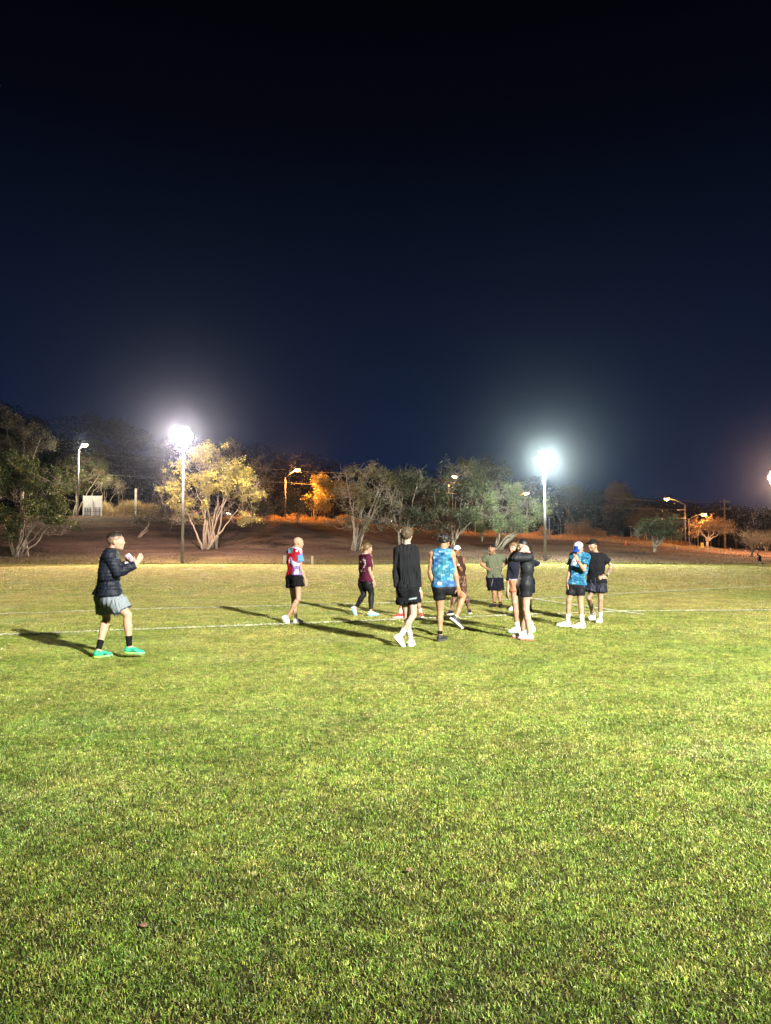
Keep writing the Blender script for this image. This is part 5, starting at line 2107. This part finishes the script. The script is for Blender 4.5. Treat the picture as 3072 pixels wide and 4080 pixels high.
def tree(base, blobs, D, label, seed, stems=6, tips=170, leaves=6000, leaf=0.16, col=(0.06, 0.09, 0.025), col2=None, trunk_r=0.13, bark=None,
         bare=0.3, twig=True, fork=0.08, cat="tree", name="tree", group=None, depth=0.9, spread=0.35, clump=0.34):
    """base (px,py); blobs: list of (px, py, rx, ry[, weight]) crown lobes in photo pixels at distance D"""
    rs = np.random.default_rng(seed)
    B = GT(*base) if D is None else None
    if B is None:
        q = P(base[0], base[1], D)
        B = Vector((q.x, D, float(terrain(q.x, D))))
    D = B.y
    s = D / FPX
    lobes = []
    for bl in blobs:
        c = np.array(P(bl[0], bl[1], D))
        wt = bl[4] if len(bl) > 4 else bl[2] * bl[3]
        dy = (rs.random() - 0.5) * bl[2] * s * 0.8
        lobes.append((c + [0, dy, 0], np.array([bl[2] * s, bl[2] * s * depth, bl[3] * s]), wt))
    W = np.array([l[2] for l in lobes], float)
    W /= W.sum()
    B = np.array(B)
    # tips on and in the lobes, biased outward
    T = []
    for k in rs.choice(len(lobes), tips, p=W):
        d = rs.normal(0, 1, 3)
        d /= np.linalg.norm(d)
        d[2] = abs(d[2]) * 0.9 if rs.random() < 0.55 else d[2]
        T.append(lobes[k][0] + d * lobes[k][1] * (rs.uniform(0.35, 1.0) ** 0.6 * (1.0 if rs.random() < 0.72 else 1.28)))
    T = np.array(T)
    T[:, 2] = np.maximum(T[:, 2], B[2] + 0.5)
    # stems fan from the base to the crown
    call = sum(w * l[0] for w, l in zip(W, lobes))
    mb = MB()
    S_ = []
    R0 = trunk_r / max(1, stems ** 0.35)
    hgt = (T[:, 2].max() - B[2])
    order = rs.permutation(len(T))[:stems]
    fk = B + np.array([(call[0] - B[0]) * 0.06, 0, hgt * fork])
    if fork > 0.1:
        mb.tube([B - [0, 0, .2], B + (fk - B) * 0.5 + rs.normal(0, .05, 3), fk], [trunk_r * 1.25, trunk_r * 1.05, trunk_r * 0.95], 8)
    for j in range(stems):
        tgt = T[order[j]] * 0.9 + call * 0.1
        tgt[2] = B[2] + (tgt[2] - B[2]) * 0.92
        st = fk if fork > 0.1 else B + np.append(rs.normal(0, trunk_r * 1.1, 2), -0.15)
        n = 9
        pts = []
        bend = rs.normal(0, spread * 0.35, 3) * (1, 1, 0)
        for i in range(n):
            t = i / (n - 1)
            p_ = st + (tgt - st) * t
            h_ = t ** 0.75
            p_[2] = st[2] + (tgt[2] - st[2]) * (h_ * 0.75 + t * 0.25)
            p_ += bend * math.sin(math.pi * t) + rs.normal(0, 0.06, 3) * (0 < i < n - 1)
            pts.append(p_)
        rad = [R0 * (1 - 0.80 * (i / (n - 1)) ** 0.8) for i in range(n)]
        mb.tube(pts, rad, 6)
        S_.append((np.array(pts), np.array(rad)))
    nodes = np.concatenate([x[0][2:] for x in S_])
    nrad = np.concatenate([x[1][2:] for x in S_])
    brs = []
    # order tips by distance so that branches can sprout from earlier branches
    dmin = [np.min(np.linalg.norm(nodes - t, axis=1)) for t in T]
    tipends = []
    for k in np.argsort(dmin):
        t = T[k]
        dist = np.linalg.norm(nodes - t, axis=1) + np.maximum(nodes[:, 2] - t[2] + 0.2, 0) * 1.3
        i = int(np.argmin(dist))
        a = nodes[i]
        L = np.linalg.norm(t - a)
        n = 5
        r0 = min(nrad[i] * 0.7, 0.012 + L * 0.016)
        sag = rs.normal(0, 0.10, 3) * L
        pts = []
        for q in range(n):
            u = q / (n - 1)
            p_ = a + (t - a) * u + sag * math.sin(math.pi * u)
            p_[2] += 0.10 * L * math.sin(math.pi * u) * (1 if rs.random() < .7 else -.6)
            pts.append(p_)
        rr = [max(0.011, r0 * (1 - 0.75 * q / (n - 1))) for q in range(n)]
        mb.tube(pts, rr, 4, cap=False)
        nodes = np.concatenate([nodes, np.array(pts[1:])])
        nrad = np.concatenate([nrad, rr[1:]])
        tipends.append((pts[-1], pts[-1] - pts[-2]))
        if twig:
            for z in range(3):
                e_ = np.array(pts[rs.integers(2, n)])
                dv = rs.normal(0, 1, 3) * 0.38 + [0, 0, 0.15]
                mb.tube([e_, e_ + dv * 0.55 + rs.normal(0, .05, 3), e_ + dv], [0.014, 0.011, 0.008], 3, cap=False)
                tipends.append((e_ + dv, dv))
    root = empty(name, Vector(B))
    tag(root, label, cat, group)
    mb.build("trunk", bark or M_bark, root, smooth=True)
    te = np.array([x[0] for x in tipends])
    if bare > 0:
        fz = wnoise(1.15, seed)(te[:, 0], te[:, 1], te[:, 2]) + rs.normal(0, .15, len(te)) + 0.12 * (te[:, 2] - te[:, 2].mean()) / (te[:, 2].std() + .1)
        te = te[fz > np.quantile(fz, bare)]
    leaves = int(leaves * 1.5)
    if leaves and len(te):
        k = rs.integers(0, len(te), leaves)
        C = te[k] + rs.normal(0, 1, (leaves, 3)) * np.array([clump, clump, clump * 0.75]) * 0.8
        tone = rs.uniform(0.5, 1.5, len(te))[k]
        c1 = np.array(col)
        if col2 is not None:
            mixf = (rs.random(len(te)) ** 1.5)[k][:, None]
            cc = c1 * (1 - mixf) + np.array(col2) * mixf
        else:
            cc = np.tile(c1, (leaves, 1))
        cc = cc * (tone * rs.uniform(0.6, 1.4, leaves))[:, None]
        V, F, Cc = leaf_cloud(C, leaf, cc, rs)
        mesh_obj("crown", V, F, M_foli, root, cols=Cc, smooth=False)
    return root


GR = (0.060, 0.085, 0.022)
DG = (0.040, 0.060, 0.020)
TG = "trees on the bank behind the field"
tree((75, 2218), [(60, 1890, 95, 85), (180, 1940, 90, 75), (250, 1960, 50, 60), (20, 1990, 110, 90), (160, 2040, 110, 70), (40, 2080, 140, 65), (240, 2050, 55, 50), (210, 2100, 85, 35)], None,
     "big multi-stemmed tree with dark glossy leaves at the left edge", 1, stems=11, tips=260, leaves=15000, leaf=0.21, col=(0.035, 0.060, 0.014), col2=(0.12, 0.13, 0.03), trunk_r=0.26, bare=.42, spread=0.5, group=TG, clump=.28)
tree((90, 2060), [(40, 1720, 60, 70), (120, 1745, 55, 50), (190, 1790, 40, 30), (10, 1790, 60, 60), (90, 1820, 60, 50)], 96,
     "tall sparse gum tree rising behind the big left tree", 2, stems=5, tips=130, leaves=6500, leaf=0.22, col=(0.075, 0.075, 0.045), trunk_r=0.24, fork=0.3, group=TG)
tree((300, 2045), [(290, 1870, 50, 45), (360, 1860, 60, 45), (330, 1920, 70, 50), (280, 1960, 50, 40), (400, 1890, 35, 40)], 104,
     "round green tree around the white street lamp pole", 3, stems=5, tips=150, leaves=8000, leaf=0.21, col=(0.055, 0.085, 0.024), col2=(0.12, 0.07, 0.045), trunk_r=0.2, group=TG)
tree((414, 2010), [(430, 1925, 35, 22), (410, 1940, 22, 20)], 101, "small slender tree beside the white panel fence", 4, stems=4, tips=40, leaves=1100, leaf=0.16, col=(0.10, 0.10, 0.04), trunk_r=0.09, group=TG)
tree((475, 2010), [(480, 1950, 22, 22)], 101, "thin little tree standing in the dry grass", 5, stems=3, tips=25, leaves=500, leaf=0.15, col=(0.10, 0.08, 0.05), trunk_r=0.06, group=TG)
# bright yellow tree
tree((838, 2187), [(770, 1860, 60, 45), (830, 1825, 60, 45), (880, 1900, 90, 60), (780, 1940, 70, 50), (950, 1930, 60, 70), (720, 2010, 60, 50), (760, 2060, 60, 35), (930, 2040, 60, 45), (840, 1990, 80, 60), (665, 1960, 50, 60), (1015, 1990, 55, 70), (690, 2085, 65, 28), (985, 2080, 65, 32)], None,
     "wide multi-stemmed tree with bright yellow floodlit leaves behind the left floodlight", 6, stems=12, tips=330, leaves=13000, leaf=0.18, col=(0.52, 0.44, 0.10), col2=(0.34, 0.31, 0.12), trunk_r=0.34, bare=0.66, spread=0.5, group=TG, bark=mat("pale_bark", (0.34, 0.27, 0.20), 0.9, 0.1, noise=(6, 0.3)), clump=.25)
tree((1010, 2100), [(1010, 1890, 50, 60), (1040, 1950, 40, 60), (1000, 1990, 60, 60), (930, 1800, 30, 40), (1040, 2040, 40, 35)], 90,
     "grey brown half-bare tree right behind the yellow-leaved tree", 7, stems=6, tips=170, leaves=4500, leaf=0.18, col=(0.12, 0.10, 0.05), trunk_r=0.2, bare=.3, group=TG)
tree((690, 2080), [(660, 1930, 40, 50), (650, 2010, 40, 50), (700, 1980, 40, 60)], 93, "dark bushy tree behind the left floodlight pole", 8, stems=6, tips=120, leaves=4500, leaf=0.18, col=(0.05, 0.05, 0.03), trunk_r=0.16, group=TG)
tree((545, 2150), [(640, 2060, 50, 30), (560, 2080, 40, 22)], 78, "low leaning dark tree left of the floodlight pole", 9, stems=3, tips=60, leaves=1600, leaf=0.16, col=(0.06, 0.07, 0.03), trunk_r=0.13, group=TG, spread=.8)
tree((1060, 2088), [(1060, 2035, 35, 28)], 88, "small dark bush left of the first orange lamp", 10, stems=5, tips=50, leaves=1600, leaf=0.15, col=DG, trunk_r=0.08, group=TG)
tree((1185, 2096), [(1190, 2030, 50, 40), (1230, 2010, 30, 30), (1165, 2000, 30, 45)], 90, "dark shrubby tree right of the first orange lamp", 11, stems=6, tips=90, leaves=3200, leaf=0.16, col=DG, trunk_r=0.1, group=TG)
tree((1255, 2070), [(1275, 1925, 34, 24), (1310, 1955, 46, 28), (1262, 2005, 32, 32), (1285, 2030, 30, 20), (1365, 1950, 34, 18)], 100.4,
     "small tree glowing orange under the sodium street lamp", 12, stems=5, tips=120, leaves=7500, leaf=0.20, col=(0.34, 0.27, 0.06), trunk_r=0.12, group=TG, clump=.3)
tree((1415, 2192), [(1400, 1905, 75, 45), (1480, 1900, 65, 45), (1530, 1945, 40, 40), (1400, 1990, 80, 60), (1480, 2010, 70, 60), (1350, 2090, 60, 25), (1490, 2085, 75, 32), (1560, 2020, 40, 55)], None,
     "large half-bare grey tree between the orange-leaved tree and the tall man", 13, stems=9, tips=340, leaves=7500, leaf=0.15, col=(0.13, 0.11, 0.05), trunk_r=0.28, bare=.68, spread=.4, group=TG, clump=.24)
tree((1600, 2170), [(1580, 1930, 60, 40), (1640, 1910, 60, 40), (1620, 1990, 90, 50), (1690, 1960, 50, 50), (1560, 2050, 60, 40), (1650, 2060, 60, 35), (1560, 2100, 60, 25), (1680, 2100, 60, 25)], None,
     "dark tree with tangled grey branches behind the tall man", 14, stems=8, tips=300, leaves=8500, leaf=0.15, col=(0.045, 0.052, 0.022), trunk_r=0.22, bare=.55, group=TG, clump=.26)
tree((1800, 2180), [(1760, 1930, 70, 45), (1850, 1900, 80, 50), (1800, 1990, 110, 60), (1880, 1980, 60, 60), (1740, 2060, 60, 45), (1860, 2065, 90, 40), (1790, 2105, 90, 28)], None,
     "dense dark green tree in the middle behind the man in the blue singlet", 15, stems=8, tips=330, leaves=14000, leaf=0.16, col=(0.032, 0.042, 0.014), col2=(0.07, 0.075, 0.028), trunk_r=0.24, bare=.5, group=TG, clump=.3)
tree((1920, 2170), [(1850, 1870, 35, 25), (1905, 1865, 40, 30), (1960, 1885, 50, 28), (2010, 1895, 25, 18), (1950, 1930, 50, 35)], 88,
     "tall tree with a feathery top rising behind the middle trees", 16, stems=5, tips=160, leaves=6500, leaf=0.2, col=(0.045, 0.045, 0.022), trunk_r=0.2, fork=.2, bare=.5, group=TG)
tree((1920, 2155), [(1918, 2115, 24, 20), (1912, 2100, 20, 14)], 84, "little bright green tree left of the spreading pale tree", 17, stems=2, tips=24, leaves=1000, leaf=0.14, col=(0.11, 0.17, 0.03), trunk_r=0.1, fork=.3, group=TG)
tree((1983, 2190), [(1960, 1990, 60, 45), (2030, 1960, 55, 35), (2080, 2030, 70, 30), (2140, 2050, 55, 20), (2110, 2005, 45, 20), (2000, 2060, 70, 45), (2090, 2085, 60, 22), (1930, 2050, 50, 40), (2010, 2105, 70, 22), (2165, 2045, 35, 14)], None,
     "spreading tree with pale green floodlit leaves reaching the right floodlight pole", 18, stems=7, tips=330, leaves=10500, leaf=0.17, col=(0.13, 0.145, 0.065), col2=(0.32, 0.37, 0.18), trunk_r=0.24, bare=.55, spread=.5, group=TG, clump=.25)
# right side
GN_ = "gum trees beyond the road"
tree((2262, 2135), [(2250, 1960, 35, 25), (2300, 1970, 28, 30), (2225, 2010, 30, 20), (2290, 2010, 30, 22)], 122, "thin forked gum tree right of the cool floodlight", 19, stems=3, tips=80, leaves=2000, leaf=0.2, col=(0.07, 0.06, 0.045), trunk_r=0.2, fork=.42, group=GN_, bare=.2, bark=M_bark)
for k, (bx, x, y, rx, ry, lab) in enumerate(((2437, 2455, 1990, 38, 60, "tallest drooping gum tree of the clump right of the cool floodlight"), (2452, 2500, 2020, 40, 60, "wide drooping gum tree in the clump beyond the road"),
                                            (2478, 2440, 2060, 30, 40, "shorter gum tree with a pale leaning trunk at the front of the clump"))):
    tree((bx, 2160), [(x, y, rx, ry), (x - 10, y + 40, rx * .8, ry * .6)], 118, lab, 20 + k, stems=3, tips=110, leaves=6500, leaf=0.2, col=(0.26, 0.165, 0.10), trunk_r=0.2, fork=.35, group=GN_, clump=.3)  # brown leaf colour stands for sodium street light on the clump
tree((2610, 2200), [(2560, 2115, 40, 18), (2620, 2100, 60, 22), (2690, 2095, 40, 22), (2650, 2130, 60, 15), (2540, 2130, 25, 12)], None, "low flat-topped spreading tree on the grass at the right", 24, stems=7, tips=210, leaves=6500, leaf=0.15, col=(0.06, 0.085, 0.03), trunk_r=0.2, group="trees along the right of the road", spread=.5, fork=.12, clump=.22)
for k, (bx, x, y, rx, ry) in enumerate(((2575, 2575, 2050, 22, 28), (2605, 2602, 2060, 16, 22), (2650, 2640, 2080, 28, 20), (2540, 2535, 2085, 26, 26), (2680, 2680, 2080, 14, 16))):
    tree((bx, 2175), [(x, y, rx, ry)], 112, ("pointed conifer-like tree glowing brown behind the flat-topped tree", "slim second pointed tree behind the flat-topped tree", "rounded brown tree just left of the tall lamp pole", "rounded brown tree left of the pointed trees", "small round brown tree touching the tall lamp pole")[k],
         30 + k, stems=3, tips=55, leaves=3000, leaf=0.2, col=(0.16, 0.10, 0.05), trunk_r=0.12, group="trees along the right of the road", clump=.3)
tree((2818, 2195), [(2790, 2100, 40, 18), (2840, 2095, 30, 16), (2900, 2100, 28, 14), (2890, 2125, 30, 14), (2770, 2130, 28, 12), (2850, 2115, 30, 12)], 98, "spreading tree with orange brown clumps between sign and power pole", 40, stems=5, tips=140, leaves=4000, leaf=0.17, col=(0.17, 0.11, 0.055), trunk_r=0.17, group="trees along the right of the road", fork=.25, clump=.28)
tree((2998, 2215), [(2990, 2140, 35, 22), (3040, 2150, 35, 18), (2960, 2170, 25, 14), (3000, 2165, 30, 20)], 84, "bare grey tree near the right edge behind the distant runner", 41, stems=5, tips=120, leaves=900, leaf=0.13, col=(0.13, 0.12, 0.08), trunk_r=0.13, group="trees along the right of the road", bare=.4, fork=.15)
tree((3055, 2210), [(3060, 2160, 30, 30), (3085, 2150, 25, 25)], 100, "small leafy tree cut by the right edge", 42, stems=3, tips=60, leaves=1800, leaf=0.16, col=(0.11, 0.10, 0.05), trunk_r=0.1, group="trees along the right of the road")
for k, (x, y, rx, ry, lab) in enumerate(((2290, 2125, 26, 26, "left roadside shrub under the thin forked gum"), (2335, 2120, 22, 28, "taller roadside shrub right of the thin forked gum"), (2386, 2148, 12, 10, "smallest round roadside shrub beside the tall shrub"), (2160, 2140, 20, 12, "low roadside shrub left of the thin blue pole"))):
    tree((x, 2150), [(x, y, rx, ry)], 110, lab, 50 + k, stems=4, tips=45, leaves=2200, leaf=0.18, col=(0.17, 0.12, 0.05), trunk_r=0.06, name="shrub", cat="shrub", group="shrubs along the road", clump=.3)

# tall dry grass on the left bank and along the verge (tufts of thin blades)
def reeds(name, x0, x1, y0, y1, n, h0, h1, col, label, w=0.03):
    rs = np.random.default_rng(77)
    x = rs.uniform(x0, x1, n)
    y = rs.uniform(y0, y1, n)
    z = terrain(x, y)
    h = rs.uniform(h0, h1, n) * (0.75 + 0.35 * np.sin(x * 1.3) * np.sin(x * 0.41 + 1))
    az = rs.uniform(0, 6.28, n)
    d = np.stack([np.cos(az), np.sin(az), np.zeros(n)], 1)
    s_ = np.stack([-np.sin(az), np.cos(az), np.zeros(n)], 1) * w / 2
    b = np.stack([x, y, z], 1)
    m = b + d * (h * 0.12)[:, None] + np.array([0, 0, 1.0]) * (h * 0.6)[:, None]
    t = b + d * (h * 0.42)[:, None] + np.array([0, 0, 1.0]) * h[:, None]
    V = np.stack([b - s_, b + s_, m + s_, m - s_, t + s_ * .5, t - s_ * .5], 1).reshape(-1, 3)
    i = np.arange(n) * 6
    F = np.concatenate([np.stack([i, i + 1, i + 2, i + 3], 1), np.stack([i + 3, i + 2, i + 4, i + 5], 1)])
    c = np.repeat(np.array(col) * rs.uniform(0.6, 1.3, n)[:, None], 6, axis=0)
    o = mesh_obj(name, V, F, M_foli, cols=c, smooth=False)
    tag(o, label, "grass", kind='stuff')


reeds("tall_dry_grass", P(412, 0, 100).x, P(640, 0, 100).x, 99, 103, 9000, 1.3, 2.4, (0.46, 0.35, 0.18), "tall dry straw-coloured grass on the left bank right of the white panel")
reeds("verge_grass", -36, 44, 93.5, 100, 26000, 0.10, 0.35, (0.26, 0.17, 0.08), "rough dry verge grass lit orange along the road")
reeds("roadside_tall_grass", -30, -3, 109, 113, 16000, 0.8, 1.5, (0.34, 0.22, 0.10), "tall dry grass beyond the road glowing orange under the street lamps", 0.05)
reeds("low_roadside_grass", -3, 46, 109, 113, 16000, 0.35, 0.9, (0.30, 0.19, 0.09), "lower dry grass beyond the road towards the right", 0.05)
reeds("bank_grass", -62, 62, 62.0, 93, 40000, 0.02, 0.09, (0.10, 0.066, 0.046), "thin brown dead grass on the bank", 0.06)
reeds("field_edge_grass", -55, 55, 60.6, 62.4, 14000, 0.03, 0.12, (0.16, 0.17, 0.05), "ragged longer grass along the far edge of the field", 0.05)
# fallen leaves round the left tree
rs_ = np.random.default_rng(5)
n = 2600
bx = GT(75, 2218)
lx = bx.x + rs_.normal(2.5, 5.0, n)
ly = np.clip(bx.y + rs_.normal(-1.5, 1.6, n), 61.5, 75)
ctr = np.stack([lx, ly, terrain(lx, ly) + 0.03], 1)
V, F, Cc = leaf_cloud(ctr, 0.10, np.array([0.20, 0.18, 0.09]) * rs_.uniform(0.4, 1.3, n)[:, None], rs_)
tag(mesh_obj("leaf_litter", V, F, M_foli, cols=Cc, smooth=False), "fallen leaves scattered under the big left tree", "leaf litter", kind='stuff')

# ------------------------------------------------------------------ far-off wood on the hill
rs_ = np.random.default_rng(99)
Vs, Fs, Cs, off = [], [], [], 0
for k in range(760):
    y = 114 + 118 * rs_.random() ** (1.3 if k < 600 else 3.5)
    x = rs_.uniform(-0.62, 0.62) * y
    right = x / y > 0.22
    h = rs_.uniform(5, 9.5) if not right else rs_.uniform(4.5, 7.5)
    if y < 135 and not right:
        h *= 0.8
    z = float(terrain(x, y))
    r_ = h * rs_.uniform(0.34, 0.5)
    nn = int(420 if y < 150 else 260)
    u = rs_.normal(0, 1, (nn, 3))
    u /= np.linalg.norm(u, axis=1)[:, None]
    C = np.array([x, y, z + h * 0.62]) + u * np.array([r_, r_, h * 0.40]) * rs_.uniform(0.55, 1.05, (nn, 1))
    c = np.array([0.010, 0.0095, 0.007]) * rs_.uniform(0.5, 1.6) * rs_.uniform(0.7, 1.3, (nn, 1))
    V, F, Cc = leaf_cloud(C, 0.21 * y / 100, c, rs_, asp=0.75)
    Vs.append(V)
    Fs.append(F + off)
    Cs.append(Cc)
    off += len(V)
tag(mesh_obj("far_wood", np.concatenate(Vs), np.concatenate(Fs), M_foli, cols=np.concatenate(Cs), smooth=False), "dark wooded hillside rising behind the road", "wood", kind='stuff')
mb = MB()
for k in range(120):
    y = rs_.uniform(112, 130)
    x = rs_.uniform(-0.3, 0.56) * y
    z = float(terrain(x, y))
    h = rs_.uniform(3, 6.5)
    mb.tube([(x, y, z - .2), (x + rs_.normal(0, .2), y, z + h * .5), (x + rs_.normal(0, .5), y, z + h)], [0.12, 0.09, 0.05], 5)
tag(mb.build("far_wood_trunks", M_bark, smooth=True), "pale thin trunks at the edge of the dark wood", "wood", kind='stuff')

# ------------------------------------------------------------------ haze
hz = MB()
hz.box((0, 160, 34), (330, 240, 36))
hm = bpy.data.materials.new("haze")
hm.use_nodes = True
t = hm.node_tree
t.nodes.clear()
out = t.nodes.new('ShaderNodeOutputMaterial')
pv = t.nodes.new('ShaderNodeVolumePrincipled')
pv.inputs['Color'].default_value = (0.62, 0.70, 1.0, 1)
pv.inputs['Density'].default_value = HAZE
pv.inputs['Anisotropy'].default_value = 0.95
t.links.new(pv.outputs[0], out.inputs['Volume'])
hm.cycles.homogeneous_volume = True
if HAZE > 0:
    tag(hz.build("haze", hm), "thin haze added over the whole field to give the lamps halos", "haze", kind='stuff')  # volume added for the glow around the lamps
